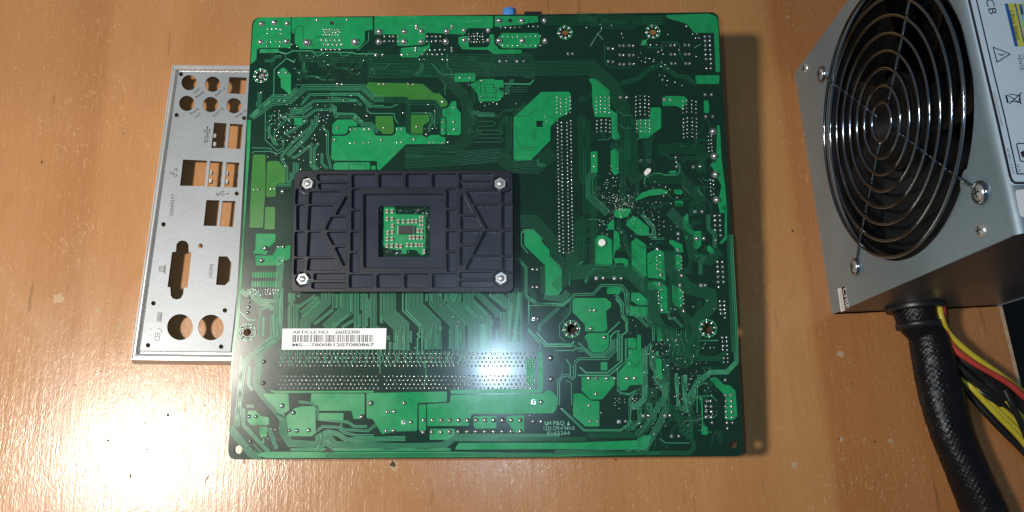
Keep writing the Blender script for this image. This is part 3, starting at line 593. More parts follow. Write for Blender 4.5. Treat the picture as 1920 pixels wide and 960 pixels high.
# left edge and bottom
bus('PX', [(513,590),(511,632),(472,668),(457,682),(450,740),(444,800)], 4, 3.0, 1.4); bus('L1', [(210,45),(300,115),(390,120),(570,290),(700,300),(790,390)], 3, 3.0, 1.8); bus('L1', [(320,40),(400,60),(590,225),(860,240)], 3, 2.2, 1.3)
bus('L1', [(420,0),(570,140)], 1, 3, 2.5); bus('L1', [(165,395),(345,575),(490,580)], 1, 3, 2.2); bus('L1', [(680,350),(620,375),(560,390),(545,640),(540,870)], 2, 2.6, 1.2); bus('L1', [(620,520),(610,870)], 1, 3, 4); bus('L1', [(860,130),(910,90),(920,0)], 2, 3, 1.4); bus('L1', [(940,0),(930,500),(900,870),(820,950)], 3, 2.6, 1.5)
bus('PX', [(527,480),(520,560),(518,634),(487,660),(481,724),(490,736),(531,785),(531,812),(544,831),(592,834),(612,815),(628,834),(760,838),(832,836),(850,820),(1050,820)], 7, 2.0, 1.2)
bus('PX', [(430,800),(470,850),(490,858)], 6, 2.4, 1.4); bus('PX', [(520,770),(540,800)], 5, 2.4, 1.2); bus('P4', [(625,660),(825,680),(870,710),(955,710)], 2, 3, 1.8); bus('P4', [(500,545),(590,555),(625,600),(628,660)], 2, 3, 1.5)
bus('P4', [(590,760),(660,710),(760,715),(800,750),(880,770),(1000,770)], 2, 3, 1.5); bus('P4', [(780,690),(785,730),(960,740),(1020,690)], 2, 3, 1.4); bus('P4', [(610,790),(690,745),(760,760),(820,800),(1150,790),(1209,790)], 4, 2.4, 1.4); bus('P4', [(625,860),(685,815),(725,870)], 4, 2.4, 1.3)
bus('PX', [(545,843),(845,843)], 3, 1.8, 1.3); bus('PX', [(610,854),(1240,850)], 4, 1.7, 1.0, True); bus('PX', [(860,824),(1100,823)], 4, 2.0, 1.1, True); bus('P4', [(130,590),(130,700),(300,880)], 3, 2.6, 1.6); bus('P4', [(150,575),(200,575)], 2, 3, 1.5); bus('P4', [(265,790),(265,830),(310,890)], 1, 3, 2); bus('P4', [(300,720),(350,860)], 3, 2.8, 1.2); bus('P4', [(170,310),(165,430),(190,470)], 2, 3, 2)
bus('P4', [(115,240),(105,560),(80,680)], 2, 3, 1.6); bus('P4', [(200,830),(235,870),(260,890)], 1, 3, 1.5)
rt = random.Random(3)
for (xa, xb, ya, yb, nn) in ((560,1000,98,150,26), (700,960,150,215,10), (880,1040,205,310,14), (1090,1200,180,330,12), (1170,1340,225,470,40), (1180,1355,480,690,36), (1080,1190,400,520,10), (480,620,80,200,14), (1180,1350,690,840,30), (960,1100,540,720,10)):
    for _ in range(nn):
        x, y = rt.uniform(xa, xb), rt.uniform(ya, yb); q = [(x, y)]; hv = rt.random() < .5; sx, sy = rt.choice((-1, 1)), rt.choice((-1, 1))
        for st_i in range(rt.choice((2, 3, 4))):
            L_ = rt.uniform(5, 26)
            if st_i % 2: x, y = x + sx * L_ * .5, y + sy * L_ * .5
            elif hv: x += sx * L_
            else: y += sy * L_
            q.append((min(max(x, xa), xb), min(max(y, ya), yb)))
        bus('PX', q, rt.choice((1, 1, 2, 3)), 2.8, 0.9, rt.random() < .8)
# dark gaps over the pours
for c, p in (('K3', [(445,290),(445,165),(485,135),(518,140),(520,290)]), ('K3', [(605,275),(640,232),(740,235)]), ('L5', [(195,950),(197,890),(372,890),(375,950)]), ('K4', [(1005,712),(1088,712),(1088,792),(1005,792),(1005,712)]), ('K4', [(960,690),(965,740),(960,830),(1100,830),(1110,750)]),
             ('P5', [(445,665),(445,760)]), ('K3', [(413,60),(413,330)]), ('P7', [(548,182),(536,192),(488,192)]), ('K4', [(1390,160),(1420,110)]), ('P6', [(755,200),(757,400)])):
    bus(c, p, 1, 3, 1.0, mb=gp)
v, f = prism([buv(p) for p in pxs('L6', [(665,487),(720,487),(720,540),(665,540)])], 0, 0.115); gp.add(v, f)
v, f = prism([buv(p) for p in pxs('PX', [(603,848.5),(616,837.5),(628,848.5)])], 0, 0.115); gp.add(v, f)
for i in range(90):          # small stamped dashes and dots in the pours
    c = random.choice([('P7',430,580,200,420),('P5',0,900,560,650),('P6',260,370,430,600),('P6',630,750,230,390),('P8',95,190,280,500),('P8',205,320,350,510),('L5',60,600,690,840),('P6',460,700,650,860),('P7',130,300,500,700),('L7',380,590,640,790),('L6',480,780,300,780)])
    p = px(c[0], (random.uniform(c[1], c[2]), random.uniform(c[3], c[4]))); bus('PX', [p, (p[0] + random.choice((0.6, 1.2, 1.8)), p[1] + random.choice((0, 0.3)))], 1, 1, 1.1, mb=gp)
for nm, mb_, mm in (('copper_traces', tr, 'trace'), ('dimmed_traces', dm, 'dim'), ('mask_gaps', gp, 'gap')):
    tag(bput(nm, mb_.mesh(nm), M_[mm]), kind='stuff')

# ---- solder -------------------------------------------------------
big, small, tiny = [], MB(), MB()
def S(crop, lst, r=None, sq=()):
    for i, e in enumerate(lst):
        p = px(crop, e[:2]); rr = (e[2] if len(e) > 2 else r) / CROPS[crop][2]; big.append((p, rr, i in sq))
S('K3', [(147,122,28),(262,110,30),(377,118,28),(137,283,28),(370,280,30),(557,290,40),(990,285,38),(1203,190,28),(1200,278,30),(645,85,15),(917,83,15),(308,560,16),(372,560,16),(145,738,14),(830,662,16),(868,662,10),(1175,400,15),(1235,400,15)], sq=(15, 16))
S('K4', [(52,240,30),(50,330,32),(278,238,30),(276,330,32),(432,235,28),(432,330,30),(660,235,32),(655,328,32),(815,225,24),(1035,225,24),(815,315,24),(1035,315,24),(1132,140,30),(1335,140,28),(1540,138,30),(1132,322,32),(1340,322,30),(1547,320,30),(388,185,17),(388,205,17),(708,185,15),(706,205,15),(382,385,15),(380,410,15),(706,385,15),(706,412,15)])
S('K4', [(20,445),(82,445),(255,445),(315,443),(1138,503),(1200,503),(1292,503),(1355,503)], 14, (0, 2, 4, 6)); S('K4', [(782,650),(868,650)], 12)
S('K8', [(1188,348,27),(1197,532,28),(1205,670,27),(1215,860,27),(1128,70,12),(1178,70,13),(1135,235,13),(1187,235,13),(908,540,11),(913,574,11),(915,610,11),(1040,612,13),(1090,608,13),(1052,945,13),(1105,945,13),(493,90,12),(540,90,13),(822,108,13),(870,110,13),(298,530,10),(297,608,10)], sq=(4, 11, 13, 15, 17))
S('P8', [(268,322,14),(292,500,14),(282,566,14),(302,745,15),(412,328,14),(435,505,13),(425,572,14),(450,750,14),(570,572,13),(600,572,12),(540,248,16),(590,248,15),(528,62,13),(578,62,13),(412,215,12),(414,250,11)], sq=(8, 12, 14))
S('L5', [(70,508,17),(45,635,19),(565,508,17),(538,635,17),(910,500,17),(885,628,19),(210,522,15),(262,522,15),(355,522,15),(410,522,16),(258,665,15),(205,668,13),(350,665,13),(405,660,13),(700,520,11),(750,518,11),(700,660,13),(750,658,13),(1045,662,13),(1095,660,14),(1185,665,13),(1243,658,15),(1185,232,19),(1300,292,13),(1190,445,17),(1190,530,17),(1303,445,19),(1308,525,17),(515,45,17),(565,45,17),(825,45,19),(875,42,12)])
S('P4', [(388,572,16),(463,618,15),(437,735,13),(487,738,14),(565,735,14),(612,738,10),(918,645,17),(980,555,18),(1087,612,13),(1135,610,14),(1200,553,14),(1080,738,12),(1132,738,13),(168,643,12),(215,643,12),(178,808,10),(265,278,14),(262,420,14)])
S('P5', [(50,717,12),(93,717,13),(805,600,13),(850,600,13),(850,713,11),(805,713,11),(905,345,14),(907,467,14)], sq=(0, 2))
S('P5', [(167 + 51 * k, 706) for k in range(12)] + [(165 + 51.2 * k, 775 - .4 * k) for k in range(12)], 13)
S('P6', [(583,728,12),(618,728,15),(590,865,17),(690,930,17),(190,420,12),(190,553,12),(155,420,10),(155,553,10),(160,793,13),(193,793,13),(632,487,14),(685,487,14),(768,487,14),(820,487,14)], sq=(8, 10, 12))
S('L8', [(785,715,18),(852,717,18),(947,717,18),(1018,717,16),(850,857,17),(1130,717,18)]); S('M6', [(137,567,18),(150,735,17),(225,733,17),(538,278,20),(620,277,20),(453,735,19),(525,733,17),(712,673,18),(767,673,16),(943,673,18),(995,673,17),(1010,890,16),(1090,890,16)], sq=(5, 7, 9, 11))
S('K5', [(578,340),(620,343),(578,458),(622,461),(680,315),(717,317),(767,315),(805,317),(682,398),(718,400),(768,400),(806,400),(683,482),(721,483),(771,480),(808,482),(1140,312),(1178,312),(1268,310),(1306,312),(1142,393),(1180,394),(1272,393),(1308,393),(1147,476),(1184,476),(1276,475),(1313,477),(215,388),(258,388)], 14, tuple(range(0, 30, 2)))
S('K5', [(1448,233),(1490,233),(1450,272),(1492,272),(1452,314),(1494,314),(1453,354),(1496,354),(1456,396),(1499,396),(1458,436),(1501,436),(1503,478),(1462,520),(1503,520),(1282,140)], 13, (1,)); S('L2', [(172,518,22),(375,508,16),(330,508,16),(482,545,32),(108,520,14)]); S('P3', [(250,243,20),(225,327,18),(375,232,14),(340,232,12),(340,330,10),(375,330,10),(135,580,10),(138,615,10),(135,650,11),(130,688,11)])
S('P7', [(1015,540),(1040,540),(1010,575),(1043,575),(1010,610),(1045,610),(1010,647),(1045,647),(1050,685),(1138,502),(1175,502),(1142,540),(1177,540),(1142,576),(1178,576),(1143,612),(1180,612),(1145,648),(1182,648),(1150,685),(1185,685),(1152,722),(1138,400)], 10, (10,))
def sm(crop, lst, r, mb=small):
    k = CROPS[crop][2]
    for p in lst: mb.dome(buv(px(crop, p)), r / k * PXMM * random.uniform(.85, 1.15), r / k * PXMM * .9, 0.02, 8, 2)
P8s = [(665,90),(700,88),(667,123),(703,122),(668,157),(703,157),(670,191),(705,191),(707,226),(672,260),(683,410),(718,410),(685,444),(720,444),(687,478),(722,479),(688,514),(724,514),(690,549),(727,549),(692,585)]
S('P8', P8s, 10)
sm('P8', [(700,683),(732,683),(702,712),(734,712),(705,740),(735,740),(708,768),(737,768),(738,797)], 9)
sm('P8', [(265,378),(265,401),(265,430),(265,454),(285,362),(287,413),(288,468),(435,378),(437,402),(437,432),(437,455),(412,365),(415,415),(416,468),(276,620),(276,647),(277,672),(278,697),(295,603),(297,657),(298,712),(427,605),(447,622),(447,647),(428,658),(450,672),(452,698),(432,712)], 7.5)
sm('P7', [(1117,117),(1147,115),(1120,145),(1148,143),(1122,172),(1150,172),(1122,198),(1152,200),(1152,228),(1128,255),(1155,255),(1128,280),(1155,280)], 8); S('P7', [(240,57),(328,115)], 15)
sm('K8', [(1152,385),(1175,382),(1155,412),(1177,410),(1155,440),(1178,437),(1155,468),(1180,465),(1158,495),(1180,490),(1168,708),(1190,715),(1170,737),(1193,745),(1170,765),(1193,775),(1172,793),(1195,815),(1175,822)], 8)
sm('K4', [(100,280),(148,280),(180,280),(222,280),(100,323),(145,323),(180,323),(225,323),(485,278),(530,278),(563,280),(603,280),(485,323),(527,322),(563,322),(603,322),(468,402),(510,402),(554,402),(599,400),(643,400),(443,442),(488,442),(532,442),(576,442),(621,442),(417,488),(460,488),(625,488),(667,488)], 11)
sm('K4', [(860,256),(905,256),(938,253),(983,255),(858,280),(885,280),(910,280),(935,278),(960,278),(985,280),(862,305),(910,308),(938,306),(985,308),(855,330),(882,330),(906,330),(930,330),(958,330),(992,330)], 9)
sm('K4', [(1148,200),(1188,200),(1233,200),(1274,198),(1320,196),(1397,192),(1440,190),(1483,190)] + [(x, y) for y in (281, 362) for x in (1168,1210,1253,1297,1375,1418,1462,1504)], 10)
sm('K3', [(705 + 26 * i + (y == 193) * 10, y) for y in (170, 193, 218) for i in range(6)], 11); sm('K3', [(688 + 40 * i + (y == 305) * 20, y) for y in (265, 305, 350) for i in range(5)], 14)
sm('K3', [(200,170),(240,165),(280,165),(318,168),(200,207),(316,205),(195,280),(230,285),(275,280),(315,280),(192,322),(312,322)], 12)
# expansion slot pins
for cx in ((22, 0), (52, 13), (92, 13), (122, 0)):
    sm('K8', [(cx[0] + (i * 0.42), 266 + cx[1] + 27.9 * i) for i in range(36)], 8)
    sm('K8', [(cx[0] - 4, 90 + cx[1] + 28 * i) for i in range(5)], 8)
for xs, r1, r2 in (((312,345,380,410), (90,5), (262,4)), ((610,642,677,708), (82,6), (262,4)), ((962,990,1028,1060), (118,4), (248,6))):
    for k, x in enumerate(xs):
        for y, n in (r1, r2): sm('K8', [(x + (y - 80) * .03, y + (8 if k in (1, 2) else 14) - 10 + 28 * i) for i in range(n)], 8)
# memory slot pins
for rows in ((663, 671, 678.5, 686), (705.5, 713, 720.5, 728)):
    for j, y in enumerate(rows):
        for i in range(61):
            x = 523 + 7.93 * i + (3.95 if j % 2 else 0)
            if abs(x - 716) < 4: continue
            small.dome(buv((x, y)), 2.1 * PXMM, 1.8 * PXMM, 0.0, 8, 2)
# mounting rings
for c, p, r, R in hole_specs:
    k = CROPS[c][2]; ctr = buv(px(c, p)); Rm = R / k * PXMM; rm = r / k * PXMM
    ringm = plate('mounting_ring', [circ(ctr, Rm, 40), circ(ctr, Rm * .84, 40)], 0.12); bput('mounting_ring', ringm, M_['copper'])
    for a in range(8):
        q = (ctr[0] + Rm * .72 * math.cos(a * math.pi / 4 + .1), ctr[1] + Rm * .72 * math.sin(a * math.pi / 4 + .1)); small.dome(q, 0.7, .4, 0.0, 8, 2)
        q = (ctr[0] + Rm * .95 * math.cos(a * math.pi / 4 + .1), ctr[1] + Rm * .95 * math.sin(a * math.pi / 4 + .1)); tiny.dome(q, 0.5, .3, 0.1, 6, 2)
    bput('hole_wall', me_from('hole_wall', *(lambda a, b: (a[0], a[1][1:]))(prism(circ(ctr, rm - .03, 20), -1.55, 0.05), 0)), M_['copper'])
# vias
def via(crop, lst, r=1.5):
    for p in lst: tiny.dome(buv(px(crop, p)), r * PXMM * random.uniform(.8, 1.2), .9 * PXMM, 0.0, 6, 2)
via('K6', [(265,42),(308,38),(400,15),(447,12),(265,80),(320,75),(365,88),(298,103),(220,122),(268,122),(395,125),(527,75),(530,127),(237,157),(306,157),(383,160),(345,177),(408,187),(442,190),(268,202),(377,210),(297,228),(352,240),(447,230),(505,228),(488,255),(283,262),(396,270),(442,272),(208,277),(272,298),(333,307),(380,302),(427,317),(510,320),(455,360),(575,357),(493,398),(348,470),(275,437),(202,450),(357,532),(685,32),(767,44),(662,66),(708,84),(743,76),(675,96),(738,108),(703,121),(668,128),(729,143),(709,168),(672,204),(711,204),(728,253),(625,256),(603,282),(633,296),(653,332),(655,428),(643,474),(590,500),(680,542),(485,475),(525,482),(500,562),(1092,82),(1422,56)], 1.7)
via('K3', [(360,408),(553,405),(740,402),(603,455),(708,453),(750,486),(447,520),(483,558),(478,620),(360,760),(305,810),(352,812),(458,785),(520,778),(375,845),(462,850),(400,880),(748,785),(950,765),(887,806),(652,845),(722,858),(990,848),(685,893),(767,907),(964,527),(1063,445),(400,335),(465,322),(420,300)], 1.5)
via('K7', [(683,100),(573,143),(812,147),(676,246),(907,218),(850,270),(683,295),(716,326),(757,312),(793,296),(825,310),(997,308),(1257,427),(1268,465),(205,318),(184,391),(264,372),(180,535),(246,533),(282,528),(188,582),(391,585)], 1.6)
via('K5', [(384,152),(508,124),(518,157),(608,131),(484,208),(700,204),(713,243),(1115,212),(1340,209),(1378,208),(1366,245),(1398,245),(960,307),(1015,307),(1060,313),(1098,316),(1062,355),(1030,370),(1075,390),(870,380),(850,420),(917,427),(952,431),(990,440),(878,453),(913,462),(990,456),(1057,460),(980,503),(1056,500),(1093,488),(1117,523),(1042,580),(1090,588),(1068,620),(1113,628),(1104,671),(1182,642),(1243,671),(1216,352),(1370,413)], 1.6)
via('L7', [(200,62),(270,90),(203,105),(290,128),(190,145),(225,190),(265,187),(160,210),(250,228),(296,270),(255,270),(225,275),(155,296),(27,352),(118,350),(183,345),(222,374),(288,328),(224,403),(158,409),(190,427),(258,435),(570,275),(665,229),(714,265),(780,285),(647,295),(614,325),(830,316),(786,347),(707,357),(481,357),(818,378),(762,383),(903,397),(988,372),(840,460),(728,448),(680,447),(642,462),(592,452),(720,490),(494,506),(537,509),(663,519),(705,551),(628,552),(590,530),(550,548),(640,592),(568,600),(608,616),(655,631),(710,605),(712,645),(762,652),(620,655),(652,688),(712,690),(763,703),(835,697),(903,703),(840,735),(712,734),(652,742),(512,742),(448,630),(438,673),(490,668),(632,782),(715,787),(668,820),(418,806),(308,764),(270,724),(180,543),(190,620),(165,657),(82,688),(127,678),(82,640),(122,645),(160,735),(108,778),(163,787),(304,906),(625,888)], 1.4)
for i in range(150): via('L7', [(random.gauss(320, 75), random.gauss(470, 85))], 0.9)
for cx, cy in ((150,250),(68,297),(118,390),(118,460),(518,10),(605,10),(400,390)):
    for a in (-1, 0, 1):
        for b in (-1, 1): via('L7', [(cx + a * 16, cy + b * 10)], 0.9)
via('M6', [(415,494),(459,494),(437,515),(417,537),(460,537),(413,564),(602,494),(643,494),(622,515),(602,537),(643,537),(516,500),(516,532),(753,595),(686,787),(264,645),(462,598),(825,870),(810,800),(1047,470),(1102,447),(1122,497),(1187,395),(1097,330),(1097,270),(1200,340),(1063,570),(1068,603),(1130,657),(1160,735),(1185,777),(970,140),(1055,143),(1022,172),(1083,182)], 1.4)
via('M5', [(435,580),(480,577),(530,585),(585,583),(458,645),(545,640),(365,585),(305,632),(352,627),(398,627),(242,678),(365,677),(272,712),(215,742),(417,712),(370,730),(268,772),(352,770),(520,870),(485,902),(550,913),(757,937),(832,677),(912,672),(557,525),(470,232),(517,242),(722,210),(875,142),(953,232),(510,333),(458,343),(600,45),(40,362),(75,425),(15,510),(103,128)], 1.5)
via('P5', [(800,118),(832,118),(745,80),(698,50),(698,128),(745,155),(485,148),(340,105),(305,75),(270,40),(372,135),(365,165),(560,300),(620,180),(695,195),(785,680),(970,640)], 1.4)
for i in range(46): via('P3', [(150 + (i % 12) * 17 + random.uniform(-4, 4), 525 + (i // 12) * 13 + random.uniform(-3, 3))], 1.5)
for i in range(40): via('P4', [(random.uniform(120, 380), random.uniform(690, 870))], 1.1)
for i in range(45): via('PX', [(random.uniform(560, 700), random.uniform(100, 150))], 0.7)
for i in range(130): via('PX', [(random.uniform(1180, 1345), random.uniform(640, 800))], 1.1)
for i in range(90): via('P2', [random.choice(((random.uniform(370, 880), random.uniform(55, 180)), (random.uniform(850, 920), random.uniform(180, 830)), (random.uniform(150, 460), random.uniform(770, 860)), (random.uniform(80, 140), random.uniform(100, 840))))], 0.9)
via('P2', [(393,232),(428,232),(478,232),(513,232),(565,228),(597,228),(715,222),(230,365),(230,402),(355,552),(418,555),(470,560),(500,595),(548,588),(170,440),(175,265),(580,805),(885,180),(920,185),(925,295),(920,357),(885,398),(838,425),(915,430)], 0.9)
for c in (('K3', (778,112), 20), ('K4', (1232,138), 20)):
    gp2 = circ(buv(px(c[0], c[1])), c[2] / 4.8 * PXMM, 16); v, f = prism(gp2, 0, 0.13); bput('tooling_hole', me_from('tooling_hole', v, f), M_['chip'])
tag(bput('solder_vias', tiny.mesh('solder_vias', True), M_['solder']), kind='stuff')
# solder joints as parts, one shared mesh each kind
b1 = MB(); b1.dome((0, 0), 1.0, .85, 0, 14, 3); b1.v[-1] = (0.1, -0.06, 1.1); dome_me = b1.mesh('solder_joint', True); dome_me.materials.append(M_['solder'])
b2 = MB(); b2.box(-.85, .85, -.85, .85, 0, .14); b2.dome((0, 0), .62, .5, .13, 10, 2); sq_me = b2.mesh('square_solder_pad', False); sq_me.materials.append(M_['solder'])
big.sort(key=lambda e: -e[1]); Rb = Matrix([list(r) for r in BR])
for i, (p, r, sq) in enumerate(big):
    r2 = r * 0.285 * random.uniform(.93, 1.05)
    if i >= 290: small.dome(buv(p), r2, r2 * .7, 0, 8, 2); continue
    o = link('square_solder_pad' if sq else 'solder_joint', sq_me if sq else dome_me, None, MBR)
    o.matrix_local = Matrix.Translation(Vector((BOARD.w(buv(p), 0.02) - np.array([BC[0], BC[1], 0])) * MM)) @ (Rb @ Matrix.Rotation(0 if sq else random.uniform(0, 6), 3, 'Z') @ Matrix.Scale(r2, 3)).to_4x4()
tag(bput('solder_pins', small.mesh('solder_pins', True), M_['solder']), kind='stuff')
# white push pins
for pts in (pxs('K8', [(672,650),(690,625),(712,620),(726,632),(722,650),(700,672),(682,675)]), [px('P6', q) for q in circ((677, 219), 28, 18)]):
    q = [buv(p, 1.2) for p in pts]; v, f = prism(q, 0, 1.2); k = len(q); c = np.mean(q, 0)
    v += [tuple(c + (np.array(a) - c) * .8) + (1.6,) for a in q]; f = f[1:] + [[k + i, k + (i + 1) % k, 2 * k + (i + 1) % k, 2 * k + i] for i in range(k)] + [list(range(2 * k, 3 * k))]
    bput('push_pin', me_from('push_pin', v, f), M_['white'])
# printed marks on the board
text('P&Q', px('P5', (922, 735)), px('P5', (985, 733)), 8, BOARD, M_['silk'], MBR, .12); text('1225 CM-4 94V-0', px('P5', (866, 765)), px('P5', (1044, 763)), 7.5, BOARD, M_['silk'], MBR, .12); text('E162264', px('P5', (888, 792)), px('P5', (1018, 790)), 6.5, BOARD, M_['silk'], MBR, .12)
lines([pxs('P5', q) for q in ([(872,712),(876,732),(886,732),(888,712)], [(890,732),(905,712),(908,732)], [(894,722),(907,722)])], 1.5, BOARD, M_['silk'], MBR, h=.12)
lines([pxs('K5', q) for q in ([(485,205),(515,180),(517,155)], [(485,210),(440,280),(415,325)], [(490,212),(530,260)], [(870,310),(940,250)], [(1350,335),(1415,300)])], .8, BOARD, M_['silk'], MBR, name='surface_scratch', h=.12)
lines([pxs('K4', q) for q in ([(15,150),(60,130)], [(300,110),(400,97)], [(830,150),(980,135)], [(320,180),(480,200)])], .5, BOARD, M_['silk'], MBR, name='surface_scratch', h=.14)
v, f = prism([buv(p) for p in pxs('P5', [(1000,735),(1018,735),(1009,710)])], .1, .13); bput('printed_triangle', me_from('printed_triangle', v, f), M_['silk'])

# ---- backplate ----------------------------------------------------
HP = 5.2
bp = lambda p: buv(px('P1', p), HP)
rect = lambda a: [(a[0], a[1]), (a[2], a[1]), (a[2], a[3]), (a[0], a[3])]
pk = [rect(a) for a in ((460,65,632,158),(655,62,830,158),(850,62,1025,158),(1042,62,1218,158),(1235,60,1480,105),(1235,120,1465,165),(460,172,525,310),(458,325,520,465),(452,480,516,615),(447,632,512,770),(62,290,125,465),(48,480,120,655),
    (185,780,418,822),(170,845,415,885),(440,788,618,880),(640,785,815,880),(840,782,1020,880),(1040,782,1212,880),(1238,772,1468,815),(1235,835,1478,875),(1142,172,1215,303),(1145,322,1215,455),(1142,478,1215,610),(1145,630,1212,765),(1542,288,1612,455),(1545,480,1615,645))]
pk += [[(205,65),(440,65),(440,110),(215,110)], [(215,128),(440,128),(440,170),(225,172)], [(58,160),(90,185),(128,205),(125,278),(52,278)], [(155,190),(395,190),(345,275),(150,275)], [(420,215),(435,240),(435,355),(340,355)], [(150,292),(330,292),(340,310),(250,450),(235,465),(140,465)],
    [(310,372),(430,372),(428,462),(270,462),(275,440)], [(145,482),(235,482),(325,640),(310,655),(135,655)], [(275,482),(425,480),(422,570),(320,570)], [(335,590),(420,590),(415,715),(400,725)], [(45,672),(115,672),(110,748),(80,762),(42,795)], [(145,672),(330,672),(385,755),(135,755)],
    [(1245,215),(1262,212),(1330,340),(1325,352),(1242,352)], [(1285,187),(1520,187),(1522,270),(1325,270)], [(1245,370),(1355,370),(1392,440),(1385,458),(1245,458)], [(1340,290),(1520,287),(1522,455),(1430,455)], [(1542,195),(1590,180),(1612,170),(1612,270),(1542,270)], [(1245,478),(1390,478),(1345,562),(1242,562)],
    [(1420,475),(1522,478),(1522,645),(1330,645)], [(1242,585),(1330,580),(1262,715),(1240,718)], [(1320,662),(1525,662),(1522,750),(1278,750)], [(1548,662),(1615,665),(1612,785),(1590,765),(1548,752)], rect((545,208,1130,735))]
nuts = [(143,133),(1528,133),(108,820),(1535,815)]
outer = roundpoly([bp(p) for p in ((46,38),(1618,36),(1626,915),(18,913))], 3.4, 8)
win = roundpoly([bp(p) for p in rect((645,287,1022,655))], .8, 4)
phs = [roundpoly([bp(p) for p in q], .75, 3) for q in pk]; nh = [circ(bp(p), 3.75, 24) for p in nuts]
BPL = bput('backplate', plate('backplate', [outer] + phs + nh, 1.8, 0.28), M_['plastic'], HP - 1.8)
bput('backplate_floor', plate('backplate_floor', [[(a * 1.0, b) for a, b in roundpoly([bp(p) for p in ((52,45),(1612,43),(1620,908),(25,907))], 3.0, 8)], win], 3.2), M_['plasticfloor'], 0.15, BPL)
hx = MB(); rr = 3.15
for a0, z0, z1, r_ in ((0, 0, 2.2, rr),):
    hp = circ((0, 0), r_, 6); v = [(x, y, z0) for x, y in hp] + [(x, y, z1 - .35) for x, y in hp] + [(x * .9, y * .9, z1) for x, y in hp] + [(x * .58, y * .58, z1) for x, y in hp]
    hx.add(v, [[j * 6 + i, j * 6 + (i + 1) % 6, (j + 1) * 6 + (i + 1) % 6, (j + 1) * 6 + i] for j in range(3) for i in range(6)])
hex_me = hx.mesh('hex_nut'); hex_me.materials.append(M_['steel'])
st = MB(); st.dome((0, 0), 1.75, 1.0, 1.9, 14, 3); v, f = prism(circ((0, 0), 1.75, 14), 0, 1.9); st.add(v, f[1:]); stud_me = st.mesh('screw_stud', True); stud_me.materials.append(M_['steel'])
for i, p in enumerate(nuts):
    for nm, me, h, a in (('hex_nut', hex_me, 3.36, (.3, .5, .15, .52)[i]), ('screw_stud', stud_me, 3.36, 0)):
        o = link(nm, me, None, BPL)
        o.matrix_local = Matrix.Translation(Vector((BOARD.w(buv(px('P1', p), 4.6), h) - np.array([BC[0], BC[1], 0])) * MM)) @ (Rb @ Matrix.Rotation(a, 3, 'Z')).to_4x4()
# ---- small parts seen through the window --------------------------
def smd_mesh(name, w_, l_, h_, bodym, bf=.30):
    mb = MB(); mb.box(-w_ / 2, w_ / 2, -l_ * bf, l_ * bf, 0.02, h_); nb = len(mb.f)
    mb.box(-w_ / 2 - .03, w_ / 2 + .03, -l_ / 2, -l_ * bf - .01, 0, h_ + .03 - (bf > .4)); mb.box(-w_ / 2 - .03, w_ / 2 + .03, l_ * bf + .01, l_ / 2, 0, h_ + .03 - (bf > .4))
    me = mb.mesh(name); me.materials.append(bodym); me.materials.append(M_['smdend'])
    for i, p in enumerate(me.polygons): p.material_index = 0 if i < nb else 1
    return me
cap = smd_mesh('capacitor', 1.15, 1.95, .8, M_['smdbody'])
CAPS = [(222,142,0),(305,142,0),(222,265,0),(305,265,0),(310,377,0),(308,483,0),(232,490,0),(225,592,0),(302,590,0),(222,705,0),(298,703,0),(380,703,0),(448,713,0),(553,692,0),(622,692,0),(697,692,0),(753,692,0),(800,692,0),(405,308,0),(488,308,0),(573,305,0),(635,305,0),(698,303,0),(727,458,0),(788,458,0),(600,570,0),(657,568,0),(722,568,0),(788,568,0),(828,797,0),(785,237,1),(783,298,1),(782,368,1)]
def lay(name, me, p, h, a=0.0, s=1.0):
    o = link(name, me, None, MBR)
    o.matrix_local = Matrix.Translation(Vector((BOARD.w(buv(p, h), 0.1) - np.array([BC[0], BC[1], 0])) * MM)) @ (Rb @ Matrix.Rotation(a, 3, 'Z') @ Matrix.Scale(s, 3)).to_4x4(); return o
for x, y, r in CAPS: lay('capacitor', cap, px('P2', (x, y)), .8, r * math.pi / 2 + random.uniform(-.04, .04), .8 if 740 < x < 810 and 600 < y < 700 else 1.0)
lay('tantalum_capacitor', smd_mesh('tantalum_capacitor', 4.1, 8.2, 2.0, M_['chip'], .45), px('P2', (532, 443)), 1.6, math.pi / 2)

# ---- barcode sticker ----------------------------------------------
sq4 = [buv(p) for p in pxs('P4', ((391,58),(1084,55),(1079,195),(385,198)))]
stk = MB(); v, f = prism(sq4, .1, .22); stk.add(v, f); STK = bput('barcode_sticker', stk.mesh('barcode_sticker'), M_['sticker']); STK['label'] = 'white barcode sticker reading ARTICLE NO 26052300'
text('ARTICLE NO:   26052300', px('P4', (457, 91)), px('P4', (904, 90)), 5.6, BOARD, M_['ink'], MBR, .25, parent=STK, bold=.018); text('MS\u20147800B1207080867', px('P4', (455, 176)), px('P4', (1000, 174)), 5.6, BOARD, M_['ink'], MBR, .25, parent=STK, bold=.018)
bars = MB(); x = 455.0
while x < 995:
    wb = random.choice((3.5, 3.5, 3.5, 7, 7, 10)); q = [buv(p) for p in pxs('P4', ((x, 99), (min(x + wb, 996), 99), (min(x + wb, 996) - 1, 148), (x - 1, 148)))]; v, f = prism(q, .22, .25); bars.add(v, f); x += wb + random.choice((3.5, 3.5, 5, 7, 9))
bput('barcode', bars.mesh('barcode'), M_['greyink'], 0, STK)

